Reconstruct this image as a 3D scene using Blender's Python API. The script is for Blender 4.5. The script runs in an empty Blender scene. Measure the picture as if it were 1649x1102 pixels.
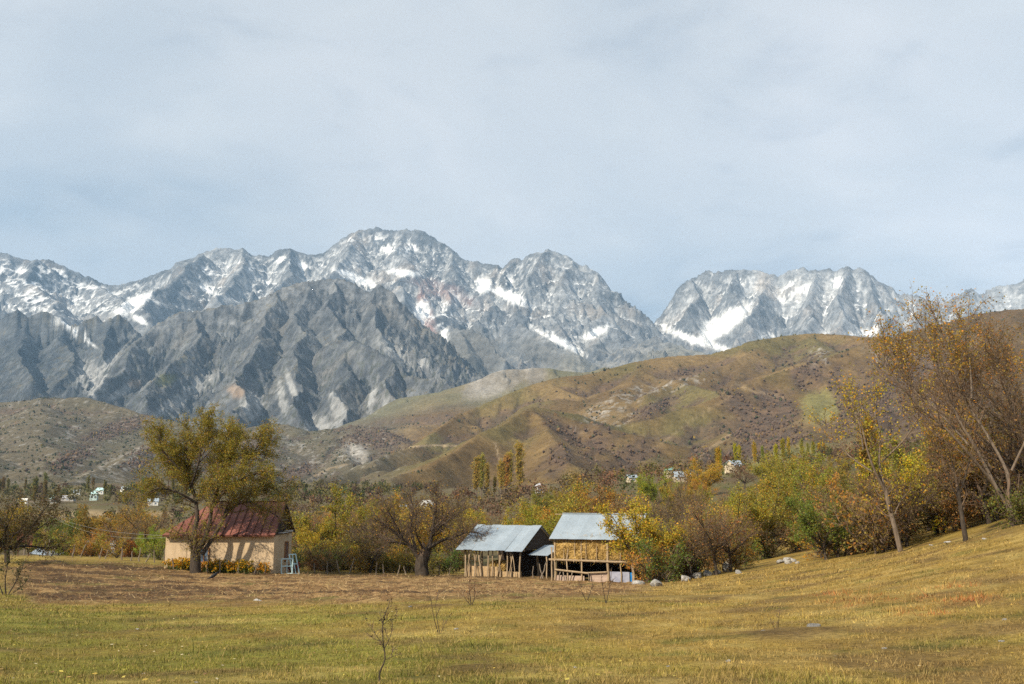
import bpy, bmesh, math, random
import numpy as np
from mathutils import Vector, Matrix

# ------------------------------------------------------------------ scene, camera, sky, sun
scene = bpy.context.scene
col = scene.collection
R = math.radians
F_PX, CX, CY, HZ = 1603.0, 824.5, 551.0, 800.0       # focal length, centre and horizon row of the photograph
CAM_Z = 1.65
PITCH = math.atan((HZ - CY) / F_PX)

cam_data = bpy.data.cameras.new('camera')
cam_data.sensor_width = 36.0
cam_data.lens = F_PX * 36.0 / 1649.0
cam_data.clip_start = 0.1
cam_data.clip_end = 60000.0
cam = bpy.data.objects.new('camera', cam_data)
cam.location = (0, 0, CAM_Z)
cam.rotation_euler = (R(90) + PITCH, 0, 0)
col.objects.link(cam)
scene.camera = cam

SUN_AZ, SUN_EL = -136.0, 35.0            # degrees clockwise from the viewing direction; height above the horizon
sun_dir = Vector((math.sin(R(SUN_AZ)) * math.cos(R(SUN_EL)), math.cos(R(SUN_AZ)) * math.cos(R(SUN_EL)), math.sin(R(SUN_EL))))

world = bpy.data.worlds.new('World')
scene.world = world
world.use_nodes = True
wn, wl = world.node_tree.nodes, world.node_tree.links
wn.clear()
w_out = wn.new('ShaderNodeOutputWorld')
w_bg = wn.new('ShaderNodeBackground'); w_bg.inputs['Strength'].default_value = 0.1
w_sky = wn.new('ShaderNodeTexSky'); w_sky.sky_type = 'NISHITA'; w_sky.sun_disc = False
w_sky.sun_elevation = R(SUN_EL); w_sky.sun_rotation = R(SUN_AZ)
w_sky.altitude = 1500; w_sky.air_density = 1.0; w_sky.dust_density = 1.5; w_sky.ozone_density = 1.0
w_tc = wn.new('ShaderNodeTexCoord')
# thin cloud sheet: the view direction is projected on a plane overhead
w_sep = wn.new('ShaderNodeSeparateXYZ'); wl.new(w_tc.outputs['Generated'], w_sep.inputs[0])
w_add = wn.new('ShaderNodeMath'); w_add.operation = 'ADD'; w_add.inputs[1].default_value = 0.22
w_abs = wn.new('ShaderNodeMath'); w_abs.operation = 'MAXIMUM'; w_abs.inputs[1].default_value = 0.0
wl.new(w_sep.outputs['Z'], w_abs.inputs[0]); wl.new(w_abs.outputs[0], w_add.inputs[0])
w_dx = wn.new('ShaderNodeMath'); w_dx.operation = 'DIVIDE'; wl.new(w_sep.outputs['X'], w_dx.inputs[0]); wl.new(w_add.outputs[0], w_dx.inputs[1])
w_dy = wn.new('ShaderNodeMath'); w_dy.operation = 'DIVIDE'; wl.new(w_sep.outputs['Y'], w_dy.inputs[0]); wl.new(w_add.outputs[0], w_dy.inputs[1])
w_com = wn.new('ShaderNodeCombineXYZ'); wl.new(w_dx.outputs[0], w_com.inputs['X']); wl.new(w_dy.outputs[0], w_com.inputs['Y'])
def w_noise(scale, detail, rough, off, dist=0.0):
    m = wn.new('ShaderNodeMapping'); m.inputs['Location'].default_value = off
    wl.new(w_com.outputs[0], m.inputs['Vector'])
    n = wn.new('ShaderNodeTexNoise'); n.inputs['Scale'].default_value = scale; n.inputs['Detail'].default_value = detail
    n.inputs['Roughness'].default_value = rough; n.inputs['Distortion'].default_value = dist
    wl.new(m.outputs[0], n.inputs['Vector'])
    return n
def w_ramp(src, stops):
    r = wn.new('ShaderNodeValToRGB'); e = r.color_ramp.elements
    while len(e) > 1: e.remove(e[-1])
    e[0].position, e[0].color = stops[0][0], (*stops[0][1], 1)
    for p, c in stops[1:]:
        k = e.new(p); k.color = (*c, 1)
    r.color_ramp.interpolation = 'EASE'
    wl.new(src, r.inputs['Fac']); return r
SKY_OFF = (2.2, 12.5, 0.0)
n1 = w_noise(0.85, 5.0, 0.5, SKY_OFF, 0.4)
n2 = w_noise(3.2, 7.0, 0.58, (1.3, 7.4, 2.0), 0.3)
cloud_col = w_ramp(n1.outputs['Fac'], [(0.30, (3.5, 4.0, 4.4)), (0.42, (4.7, 4.95, 5.1)), (0.54, (5.5, 5.6, 5.6)), (0.68, (6.6, 6.5, 6.4))])
thin = w_ramp(n2.outputs['Fac'], [(0.28, (0.80, 0.83, 0.87)), (0.50, (0.97, 0.98, 0.99)), (0.75, (1.04, 1.04, 1.03))])
w_mul = wn.new('ShaderNodeMix'); w_mul.data_type = 'RGBA'; w_mul.blend_type = 'MULTIPLY'; w_mul.inputs['Factor'].default_value = 1.0
wl.new(cloud_col.outputs[0], w_mul.inputs['A']); wl.new(thin.outputs[0], w_mul.inputs['B'])
w_mix = wn.new('ShaderNodeMix'); w_mix.data_type = 'RGBA'; w_mix.inputs['Factor'].default_value = 0.84
wl.new(w_sky.outputs[0], w_mix.inputs['A']); wl.new(w_mul.outputs['Result'], w_mix.inputs['B'])
wl.new(w_mix.outputs['Result'], w_bg.inputs['Color'])
wl.new(w_bg.outputs[0], w_out.inputs['Surface'])

sun_data = bpy.data.lights.new('sun', 'SUN')
sun_data.energy = 5.0; sun_data.angle = R(0.8); sun_data.color = (1.0, 0.885, 0.70)
sun = bpy.data.objects.new('sun', sun_data)
sun.rotation_euler = sun_dir.to_track_quat('Z', 'Y').to_euler()
sun.location = (0, 0, 50)
col.objects.link(sun)

vs = scene.view_settings
vs.view_transform = 'Standard'; vs.look = 'None'; vs.exposure = 0.62; vs.gamma = 1.0; vs.use_curve_mapping = False
scene.cycles.use_denoising = False
scene.cycles.max_bounces = 5
scene.cycles.diffuse_bounces = 2
scene.cycles.transparent_max_bounces = 8
scene.cycles.volume_bounces = 0
scene.cycles.sample_clamp_indirect = 4.0

# ------------------------------------------------------------------ helpers
def at(px, py, Y):
    """a photo pixel and a depth in metres -> the point of the place that is seen there"""
    u, v = (px - CX) / F_PX, (CY - py) / F_PX
    c, s = math.cos(PITCH), math.sin(PITCH)
    k = Y / (c - v * s)
    return np.array([u * k, Y, CAM_Z + (s + v * c) * k])

def smooth(a, b, x):
    t = np.clip((x - a) / (b - a), 0, 1)
    return t * t * (3 - 2 * t)

_rng0 = np.random.RandomState(7)
_perm = np.concatenate([_rng0.permutation(256)] * 3).astype(np.int32)
_ga = _rng0.rand(256) * 2 * np.pi
_gx, _gy = np.cos(_ga).astype(np.float32), np.sin(_ga).astype(np.float32)
def perlin(x, y, seed=0):
    x = np.asarray(x, np.float64) + seed * 17.137; y = np.asarray(y, np.float64) - seed * 9.731
    xi = np.floor(x); yi = np.floor(y)
    xf = (x - xi).astype(np.float32); yf = (y - yi).astype(np.float32)
    xi = xi.astype(np.int64) & 255; yi = yi.astype(np.int64) & 255
    u = xf * xf * xf * (xf * (xf * 6 - 15) + 10); v = yf * yf * yf * (yf * (yf * 6 - 15) + 10)
    a = _perm[xi] + yi; b = _perm[xi + 1] + yi
    h = _perm[a]; n00 = _gx[h] * xf + _gy[h] * yf
    h = _perm[b]; n10 = _gx[h] * (xf - 1) + _gy[h] * yf
    h = _perm[a + 1]; n01 = _gx[h] * xf + _gy[h] * (yf - 1)
    h = _perm[b + 1]; n11 = _gx[h] * (xf - 1) + _gy[h] * (yf - 1)
    nx0 = n00 + u * (n10 - n00); nx1 = n01 + u * (n11 - n01)
    return (nx0 + v * (nx1 - nx0)) * 1.5
def fbm(x, y, octaves=5, seed=0, gain=0.5, lac=2.03):
    a, s, o = 1.0, 0.0, 0.0
    for i in range(octaves):
        o = o + a * perlin(x, y, seed + i); s += a
        x = x * lac; y = y * lac; a *= gain
    return o / s
def ridged(x, y, octaves=5, seed=0, gain=0.5, lac=2.07):
    a, s, o, w = 1.0, 0.0, 0.0, 1.0
    for i in range(octaves):
        n = 1.0 - np.abs(perlin(x, y, seed + i)) * 1.5
        n = np.clip(n, 0, 1) ** 2 * w
        w = np.clip(n * 1.6, 0.15, 1)
        o = o + a * n; s += a
        x = x * lac; y = y * lac; a *= gain
    return o / s

def link(o, parent=None):
    col.objects.link(o)
    if parent is not None: o.parent = parent
    return o
def tag(o, label=None, cat=None, group=None, kind=None):
    if label: o['label'] = label
    if cat: o['category'] = cat
    if group: o['group'] = group
    if kind: o['kind'] = kind
    return o
def empty(name, loc=(0, 0, 0), rz=0.0, scale=1.0):
    o = bpy.data.objects.new(name, None)
    o.empty_display_size = 0.3
    o.location = tuple(float(v) for v in loc); o.rotation_euler = (0, 0, rz)
    o.scale = (scale,) * 3
    return link(o)

def mesh_np(name, V, faces4=None, faces3=None, smooth_shade=False, cols=None, uvs=None, mats=(), mat_idx=None):
    """a mesh from numpy arrays (quads and / or triangles)"""
    me = bpy.data.meshes.new(name)
    V = np.ascontiguousarray(V, np.float32)
    loops, starts = [], []
    n = 0
    if faces4 is not None and len(faces4):
        f = np.ascontiguousarray(faces4, np.int32).reshape(-1, 4); loops.append(f.ravel())
        starts.append(np.arange(len(f)) * 4); n = f.size
    if faces3 is not None and len(faces3):
        f = np.ascontiguousarray(faces3, np.int32).reshape(-1, 3); loops.append(f.ravel())
        starts.append(n + np.arange(len(f)) * 3)
    loops = np.concatenate(loops).astype(np.int32); starts = np.concatenate(starts).astype(np.int32)
    me.vertices.add(len(V)); me.vertices.foreach_set('co', V.ravel())
    me.loops.add(len(loops)); me.loops.foreach_set('vertex_index', loops)
    me.polygons.add(len(starts)); me.polygons.foreach_set('loop_start', starts)
    if mat_idx is not None: me.polygons.foreach_set('material_index', np.ascontiguousarray(mat_idx, np.int32))
    me.polygons.foreach_set('use_smooth', np.full(len(starts), bool(smooth_shade)))
    me.update(calc_edges=True)
    for k, c in (cols or {}).items():
        c = np.asarray(c, np.float32)
        if c.ndim == 1:
            a = me.attributes.new(k, 'FLOAT', 'POINT'); a.data.foreach_set('value', c)
        else:
            if c.shape[1] == 3: c = np.concatenate([c, np.ones((len(c), 1), np.float32)], 1)
            a = me.attributes.new(k, 'FLOAT_COLOR', 'POINT'); a.data.foreach_set('color', np.ascontiguousarray(c).ravel())
    for m in mats: me.materials.append(m)
    return me

# ---- node material helpers
class Mat:
    def __init__(self, name):
        self.m = bpy.data.materials.new(name); self.m.use_nodes = True
        self.n, self.l = self.m.node_tree.nodes, self.m.node_tree.links
        self.n.clear()
        self.out = self.n.new('ShaderNodeOutputMaterial')
        self.b = self.n.new('ShaderNodeBsdfPrincipled'); self.l.new(self.b.outputs[0], self.out.inputs['Surface'])
        self.b.inputs['Roughness'].default_value = 0.85
        self.b.inputs['Specular IOR Level'].default_value = 0.25
    def set(self, k, v):
        self.b.inputs[k].default_value = v; return self
    def coord(self, kind='Object'):
        t = self.n.new('ShaderNodeTexCoord'); return t.outputs[kind]
    def pos(self):
        g = self.n.new('ShaderNodeNewGeometry'); return g.outputs['Position']
    def noise(self, scale, detail=4, rough=0.55, vec=None, dist=0.0, stretch=None):
        n = self.n.new('ShaderNodeTexNoise'); n.inputs['Scale'].default_value = scale
        n.inputs['Detail'].default_value = detail; n.inputs['Roughness'].default_value = rough; n.inputs['Distortion'].default_value = dist
        v = vec if vec is not None else self.coord()
        if stretch is not None:
            mp = self.n.new('ShaderNodeMapping'); mp.inputs['Scale'].default_value = stretch
            self.l.new(v, mp.inputs['Vector']); v = mp.outputs[0]
        self.l.new(v, n.inputs['Vector']); return n.outputs['Fac']
    def voronoi(self, scale, vec=None, feature='F1'):
        n = self.n.new('ShaderNodeTexVoronoi'); n.feature = feature; n.inputs['Scale'].default_value = scale
        self.l.new(vec if vec is not None else self.coord(), n.inputs['Vector']); return n
    def ramp(self, src, stops, interp='LINEAR'):
        r = self.n.new('ShaderNodeValToRGB'); e = r.color_ramp.elements
        while len(e) > 1: e.remove(e[-1])
        def c4(c): return (c, c, c, 1) if not hasattr(c, '__len__') else (*c[:3], 1)
        e[0].position, e[0].color = stops[0][0], c4(stops[0][1])
        for p, c in stops[1:]:
            k = e.new(p); k.color = c4(c)
        r.color_ramp.interpolation = interp
        self.l.new(src, r.inputs['Fac']); return r.outputs[0]
    def mix(self, fac, a, b, mode='MIX'):
        m = self.n.new('ShaderNodeMix'); m.data_type = 'RGBA'; m.blend_type = mode
        for s, k in ((fac, 'Factor'), (a, 'A'), (b, 'B')):
            if hasattr(s, 'links'): self.l.new(s, m.inputs[k])
            elif k == 'Factor': m.inputs[k].default_value = s
            else: m.inputs[k].default_value = (*s[:3], 1)
        return m.outputs['Result']
    def math(self, op, a, b=0.0):
        m = self.n.new('ShaderNodeMath'); m.operation = op
        for i, s in enumerate((a, b)):
            if hasattr(s, 'links'): self.l.new(s, m.inputs[i])
            else: m.inputs[i].default_value = s
        return m.outputs[0]
    def attr(self, name, out='Color'):
        a = self.n.new('ShaderNodeAttribute'); a.attribute_name = name; return a.outputs[out]
    def objinfo(self, out='Random'):
        return self.n.new('ShaderNodeObjectInfo').outputs[out]
    def color(self, c):
        if hasattr(c, 'links'): self.l.new(c, self.b.inputs['Base Color'])
        else: self.b.inputs['Base Color'].default_value = (*c[:3], 1)
        return self
    def bump(self, h, strength=0.5, dist=0.02):
        b = self.n.new('ShaderNodeBump'); b.inputs['Strength'].default_value = strength; b.inputs['Distance'].default_value = dist
        self.l.new(h, b.inputs['Height']); self.l.new(b.outputs[0], self.b.inputs['Normal']); return self
# ------------------------------------------------------------------ ground near and far
_gpts = [  # photo column, photo row, depth
 (0,1102,9.3),(412,1102,9.2),(824,1102,9.1),(1240,1102,9.0),(1649,1102,8.9),
 (0,1030,16),(824,1002,19.5),(1250,995,19.5),(1649,1000,14.5),
 (0,962,34),(400,962,35),(824,960,34),(1250,950,33),(1649,935,22),
 (0,895,76),(130,898,75),(270,908,73),(320,924,66),(440,924,69),(690,927,70),(860,931,66),(1010,939,60),(1160,930,52),(1330,904,50),(1470,884,45),(1555,872,37),(1649,848,36),
 (-300,890,76),(2000,800,34),(-300,1000,16),(2000,960,14),
 (-300,903,140),(0,905,140),(300,902,140),(700,896,140),(1000,884,130),(1150,876,110),(1330,860,95),(1480,838,80),(1649,800,70),(2000,740,70),
 (-300,850,300),(0,850,300),(300,852,300),(700,850,280),(1000,800,230),(1150,789,220),(1330,775,220),(1500,758,220),(1649,738,220),(2000,690,220),
 (-300,832,430),(0,832,430),(200,832,430),(450,830,430),(-300,815,600),(0,815,600),(200,815,600),(450,812,600),(-300,799,800),(0,799,800),(200,799,800),(450,797,760),(700,803,480),(860,796,440),(1000,776,380),(1100,768,330),(1200,756,340),(1300,742,380),(1450,738,400),(1649,722,400),(2000,690,400),
 (-300,786,1000),(0,786,1000),(300,788,1000),(600,788,900),(860,782,900),(1100,756,900),(1400,742,900),(1700,730,900),(2000,720,900),
 (-300,786,5000),(300,786,5000),(800,786,5000),(1400,786,5000),(2000,786,5000),
]
def _tps_k(r2): return np.where(r2 > 1e-12, 0.5 * r2 * np.log(np.maximum(r2, 1e-12)), 0.0)
def _uv(x, y):
    r = np.maximum(np.hypot(x, y), 1e-3)
    return np.arctan2(x, y) * 2.4, np.log(np.maximum(r, 6.0))
_gp = np.array([at(*p) for p in _gpts])
_gu, _gv = _uv(_gp[:, 0], _gp[:, 1])
_ge = (_gp[:, 2] - CAM_Z) / np.hypot(_gp[:, 0], _gp[:, 1])
_n = len(_gp)
_K = _tps_k((_gu[:, None] - _gu[None]) ** 2 + (_gv[:, None] - _gv[None]) ** 2) + np.eye(_n) * 2e-4
_P = np.stack([np.ones(_n), _gu, _gv], 1)
_A = np.block([[_K, _P], [_P.T, np.zeros((3, 3))]])
_W = np.linalg.solve(_A, np.concatenate([_ge, np.zeros(3)]))
def ground(x, y, detail=True):
    """height of the field and the valley floor"""
    x = np.asarray(x, np.float64); y = np.asarray(y, np.float64)
    shp = np.broadcast(x, y).shape
    x, y = np.broadcast_to(x, shp).ravel(), np.broadcast_to(y, shp).ravel()
    r = np.maximum(np.hypot(x, y), 1e-3); az = np.arctan2(x, y)
    azc = np.clip(az, -0.7, 0.7)
    e = np.empty(len(x))
    u, v = azc * 2.4, np.log(np.clip(r, 6.0, 6000))
    for i in range(0, len(x), 20000):
        s = slice(i, i + 20000)
        k = _tps_k((u[s, None] - _gu[None]) ** 2 + (v[s, None] - _gv[None]) ** 2)
        e[s] = k @ _W[:_n] + _W[_n] + _W[_n + 1] * u[s] + _W[_n + 2] * v[s]
    back = smooth(0.75, 1.5, np.abs(az))
    e = e * (1 - back) + (-0.03) * back
    near = smooth(9.0, 5.0, r)
    z = CAM_Z + e * r
    z = z * (1 - near) + near * (0.0 - 0.02 * r)
    if detail:
        amp = 0.03 + 0.0022 * np.clip(r - 10, 0, 400) * smooth(75, 160, r)
        z = z + amp * fbm(x * 0.35, y * 0.35, 3, 3) * smooth(400, 60, r) + 0.05 * fbm(x * 0.09, y * 0.09, 2, 5)
        z = z + smooth(90, 400, r) * 2.0 * fbm(x / 60, y / 60, 4, 8) * smooth(3000, 600, r)
    return z.reshape(shp)
def gz(x, y): return float(ground(np.array([x]), np.array([y]))[0])
def on_ground(px, py, Y=None):
    """the point of the ground seen at a photo pixel, or straight below it at a given depth"""
    if Y is None:
        lo, best = 7.0, None
        ys = np.geomspace(7, 1600, 2600)
        P = np.array([at(px, py, v) for v in ys])
        d = P[:, 2] - ground(P[:, 0], P[:, 1])
        i = np.argmax(d < 0)
        Y = ys[max(i, 0)]
    p = at(px, py, Y)
    return np.array([p[0], p[1], gz(p[0], p[1])])

def polar(az0, az1, na, rs):
    """grid of points on rays from the camera; returns X, Y and the quads"""
    az = np.linspace(R(az0), R(az1), na)
    A, RR = np.meshgrid(az, rs)
    return RR * np.sin(A), RR * np.cos(A)
def quads(nr, na):
    i = np.arange(nr - 1)[:, None] * na + np.arange(na - 1)[None]
    return np.stack([i, i + 1, i + na + 1, i + na], -1).reshape(-1, 4)

# ------------------------------------------------------------------ mountains from their ridge lines
def ridge(pts, step=60.0):
    """[(px, py, Y or None), ...] -> resampled 3-D polyline; a missing depth is interpolated"""
    px = np.array([p[0] for p in pts], float)
    ys = np.array([np.nan if len(p) < 3 or p[2] is None else p[2] for p in pts], float)
    k = np.arange(len(pts)); ok = ~np.isnan(ys)
    seg = np.concatenate([[0], np.cumsum(np.hypot(np.diff(px), np.diff([p[1] for p in pts])))])
    ys = np.interp(seg, seg[ok], ys[ok])
    return np.array([at(p[0], p[1], y) for p, y in zip(pts, ys)])

def ridge_field(X, Y, ridges, warp=0.0, wl=600.0, seed=0, gap=150.0):
    """upper envelope of slopes falling away from the ridge lines.
    ridges: (points, near slope, far slope, fall length); returns height, distance to the winning ridge, position along it"""
    x, y = X.ravel().astype(np.float32), Y.ravel().astype(np.float32)
    if warp:
        wx = fbm(x / wl, y / wl, 4, seed + 50) * warp; wy = fbm(x / wl, y / wl, 4, seed + 60) * warp
        x = x + wx.astype(np.float32); y = y + wy.astype(np.float32)
    best = np.full(x.shape, -1e9, np.float32); D = np.zeros_like(best); S = np.full_like(best, -1e9); second = np.full_like(best, -1e9)
    off = 0.0
    for pts, s0, s1, L in ridges:
        for a, b in zip(pts[:-1], pts[1:]):
            ab = b - a; l2 = ab[0] ** 2 + ab[1] ** 2 + 1e-6; ln = math.sqrt(l2)
            t = np.clip(((x - a[0]) * np.float32(ab[0]) + (y - a[1]) * np.float32(ab[1])) / np.float32(l2), 0, 1)
            d = np.hypot(x - a[0] - t * ab[0], y - a[1] - t * ab[1]).astype(np.float32)
            h = (a[2] + t * ab[2] - (s1 * d + (s0 - s1) * L * (1 - np.exp(-d / L)))).astype(np.float32)
            sv = (off + t * ln).astype(np.float32)
            m = h > best
            away = np.abs(sv - S) > gap
            second = np.where(away, np.maximum(second, np.minimum(h, best)), second)
            best = np.where(m, h, best); D = np.where(m, d, D); S = np.where(m, sv, S)
            off += ln
        off += 5000.0
    sh = X.shape
    return best.reshape(sh), D.reshape(sh), S.reshape(sh), (best - second).reshape(sh)

def grid_normals(X, Y, Z):
    P = np.stack([X, Y, Z], -1)
    du = np.gradient(P, axis=1); dv = np.gradient(P, axis=0)
    n = np.cross(du, dv); n /= np.linalg.norm(n, axis=-1, keepdims=True) + 1e-9
    return n * np.sign(n[..., 2:3])
def blur(Z, k, axis=None):
    for ax in ((0, 1) if axis is None else (axis,)):
        p = [(0, 0), (0, 0)]; p[ax] = (k + 1, k)
        c = np.cumsum(np.pad(Z, p, mode='edge'), axis=ax)
        n = Z.shape[ax]
        hi = np.take(c, np.arange(2 * k + 1, 2 * k + 1 + n), axis=ax); lo = np.take(c, np.arange(0, n), axis=ax)
        Z = (hi - lo) / (2 * k + 1)
    return Z
def lerp(a, b, t): return a + (b - a) * t[..., None]
def rgb(*c): return np.array(c, np.float32)
def photo_pos(X, Y, Z):
    """where the points of the surface stand, as bearing and height angles in photo units (used to set a patch of rock or scree in its place)"""
    c, s = math.cos(PITCH), math.sin(PITCH)
    zc = Y * c + (Z - CAM_Z) * s; yc = -Y * s + (Z - CAM_Z) * c
    return CX + F_PX * X / zc, CY - F_PX * yc / zc
def patch(px, py, cx, cy, rx, ry, ang=0.0, soft=0.5, ns=None):
    """a blob with soft uneven edge around a place"""
    a = R(ang); dx, dy = px - cx, py - cy
    u = (dx * math.cos(a) + dy * math.sin(a)) / rx; v = (-dx * math.sin(a) + dy * math.cos(a)) / ry
    d = np.sqrt(u * u + v * v)
    if ns is not None: d = d + ns
    return smooth(1 + soft, 1 - soft, d)

rock_m = Mat('mountain_rock')
_c = rock_m.attr('tint'); _p = rock_m.pos()
_n1 = rock_m.noise(0.02, 8, 0.7, _p); _n2 = rock_m.noise(0.006, 6, 0.65, _p, stretch=(1, 1, 3.0))
_c = rock_m.mix(1.0, _c, rock_m.ramp(_n1, [(0.30, 0.45), (0.5, 1.0), (0.70, 1.4)]), 'MULTIPLY')
_c = rock_m.mix(0.6, _c, rock_m.ramp(_n2, [(0.3, 0.75), (0.5, 1.0), (0.7, 1.2)]), 'MULTIPLY')
rock_m.color(_c).set('Roughness', 0.95).set('Specular IOR Level', 0.1)
rock_m.bump(_n1, 0.9, 22.0)
hill_m = Mat('hillside')
_c = hill_m.attr('tint'); _p = hill_m.pos()
_n1 = hill_m.noise(0.10, 9, 0.78, _p); _n2 = hill_m.noise(0.015, 5, 0.6, _p)
_c = hill_m.mix(1.0, _c, hill_m.ramp(_n1, [(0.30, 0.48), (0.5, 1.0), (0.70, 1.45)]), 'MULTIPLY')
_c = hill_m.mix(0.7, _c, hill_m.ramp(_n2, [(0.3, 0.78), (0.5, 1.0), (0.7, 1.18)]), 'MULTIPLY')
hill_m.color(_c).set('Roughness', 0.95).set('Specular IOR Level', 0.1)
hill_m.bump(_n1, 0.8, 4.0)

# ---- A: the snow range
sky_left = ridge([(-420,380,9000),(-200,392),(-80,398),(0,402,9000),(15,405),(32,412),(45,413),(60,415),(75,416),(90,425),(105,430),(120,438),(135,446),(150,452,9300),
  (168,457),(185,456),(200,453),(215,450),(228,447),(240,443),(256,438),(270,434),(280,428),(292,421),(300,416),(312,411),(322,406),(340,402),(362,399),(380,400),(397,399),(404,408),(418,410),(432,410),
  (440,405),(450,402),(462,400),(475,405),(488,407),(500,407),(515,405),(528,402),(540,393),(550,385),(560,378),(575,371),(588,368),(600,365,9900),(612,370),(622,371),(640,372),(655,370),(672,372),
  (685,376),(697,381),(708,387),(718,392),(726,402),(736,412),(746,418),(756,421),(768,420),(780,424),(797,424),(803,431),(808,432,9600),(813,424),(822,417),(830,416),(838,420),(846,416),(856,408),(866,404),(876,401,9300),(888,403),
  (897,407),(908,411),(920,420),(930,426),(945,427),(956,431),(966,438),(972,446),(980,456),(986,462),(990,470),(998,479),(1006,490),(1016,500),(1026,508),(1038,517,9300),(1048,521,9900)])
sky_right = ridge([(1048,521,9900),(1054,512),(1066,503),(1076,494),(1084,480),(1093,468),(1104,455),(1112,447),(1122,441),(1134,437),(1143,441),(1152,437),(1160,439),(1170,435),(1185,436),(1200,434,9200),(1214,434),(1222,432),(1234,438),(1244,442),(1256,444),(1266,438),(1276,432),(1290,430),(1298,434),(1310,431),(1322,434),
  (1334,431),(1342,434),(1356,430),(1366,430,8900),(1378,433),(1388,432),(1396,437),(1406,444),(1414,452),(1424,458),(1432,462),(1440,472),(1452,471),(1466,470),(1478,475),(1492,479),(1508,482),(1522,484),(1536,480),(1546,474),(1556,466),(1562,465),(1570,471),(1584,466),(1600,461),(1620,456),(1649,452,8800),(1760,440),(2050,430,8600)])
A_r = [(sky_left, 1.35, 0.62, 420), (sky_right, 1.6, 0.6, 480)]
def spur(pts, s0=1.2, s1=0.6, L=260): return (ridge(pts), s0, s1, L)
A_r += [
 spur([(60,415,9000),(40,450,8500),(80,475,8000),(100,500,7400)], 0.8, 0.5),
 spur([(150,452,9300),(190,480,8500),(200,500,7600)], 0.8, 0.5),
 spur([(322,406,9300),(300,440,8800),(270,455,8400),(240,480,7900),(230,510,7200)]),
 spur([(397,399,9500),(390,430,9000),(370,455,8500),(350,480,7900)]),
 spur([(462,400,9700),(470,430,9200),(460,450,8700),(430,480,8000)]),
 spur([(575,371,9850),(560,405,9300),(540,430,8800),(520,450,8300)]),
 spur([(655,370,9850),(640,400,9350),(660,425,9000),(640,450,8600),(650,480,8200)]),
 spur([(726,402,9700),(735,440,9200),(715,460,8900),(730,490,8400),(700,510,7900)]),
 spur([(797,424,9600),(790,455,9200),(770,480,8700)]),
 spur([(830,416,9500),(815,440,9200),(806,456,9000)], 1.6, 0.8),
 spur([(876,401,9300),(850,430,9000),(840,455,8800),(850,480,8500),(830,500,8200)]),
 spur([(920,420,9250),(905,450,8900),(910,480,8600),(880,510,8200),(900,530,7800)]),
 spur([(966,438,9250),(960,470,8900),(970,500,8500),(950,530,8100),(960,545,7700)]),
 spur([(1006,490,9250),(1010,520,8800),(1030,545,8200),(1060,560,7600)]),
 spur([(836,519,7700),(860,535,7500),(890,550,7300),(920,562,7100)], 0.9, 0.55),
 spur([(705,533,7000),(725,522,7000),(745,527,6950),(765,526,6900),(780,534,6850),(800,555,6700),(815,580,6400)], 1.5, 0.7, 150),
 spur([(745,527,6950),(755,560,6600),(760,595,6200)], 1.0, 0.7),
 spur([(1000,558,7200),(1040,545,7300),(1055,542,7300),(1090,552,7100),(1130,570,6800)], 0.7, 0.4),
 spur([(1112,447,9300),(1125,480,8900),(1110,500,8700)], 1.6, 0.8),
 spur([(1185,436,9200),(1180,465,8900),(1190,490,8600)], 1.6, 0.8),
 spur([(1244,442,9150),(1225,470,8800),(1210,500,8400),(1205,525,8000),(1190,550,7600)], 1.6, 0.8),
 spur([(1310,431,9000),(1300,470,8700),(1310,500,8300),(1290,530,7800)], 1.6, 0.8),
 spur([(1366,430,8900),(1350,460,8600),(1360,500,8100),(1340,530,7700)], 1.6, 0.8),
 spur([(1396,437,8900),(1410,480,8500),(1425,510,8000),(1440,540,7500)], 1.6, 0.8),
 spur([(1478,475,8900),(1490,500,8400),(1500,525,7900)]),
 spur([(1562,465,8800),(1560,495,8300),(1540,520,7800)]),
]
rs = np.concatenate([np.linspace(5600, 7000, 48, endpoint=False), np.linspace(7000, 9000, 140, endpoint=False), np.linspace(9000, 10500, 108, endpoint=False), np.linspace(10500, 11500, 6)])
NA = 980
X, Y = polar(-35, 35, NA, rs)
Z, D, S, C = ridge_field(X, Y, A_r, 110, 500, 1, 260)
far = smooth(0, 420, D)
gul = (ridged(S / 260, D / 1700 + 3.3, 5, 4, 0.6) - 0.45) * smooth(8, 140, C)
Z = Z + far * (gul * 75)
Z = Z + (ridged(X / 620, Y / 620, 8, 11, 0.66) - 0.42) * 170 * (0.16 + 0.84 * far)
Z = Z + fbm(X / 120, Y / 120, 5, 21, 0.68) * 50 * (0.45 + 0.55 * far)
Z = Z + (ridged(X / 95, Y / 95, 5, 25, 0.66) - 0.4) * 62 * (0.32 + 0.68 * far)
# beds of rock: small steps
bed = Z + 0.18 * X + 40 * fbm(X / 900, Y / 900, 3, 33)
Z = Z + 9.0 * np.sin(bed / 26.0) * smooth(0.0, 0.4, fbm(X / 500, Y / 500, 3, 34) + 0.3)
Z = np.maximum(Z, -40 + 0.001 * D)
Nn = grid_normals(X, Y, Z); steep = 1 - Nn[..., 2]
cav = (blur(Z, 7) - Z) / 30.0
cav2 = (blur(Z, 18) - Z) / 80.0
PX, PY = photo_pos(X, Y, Z)
nz = fbm(X / 120, Y / 120, 6, 41, 0.62); nb = fbm(X / 700, Y / 700, 4, 42)
alt = smooth(900, 2250, Z)
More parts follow.
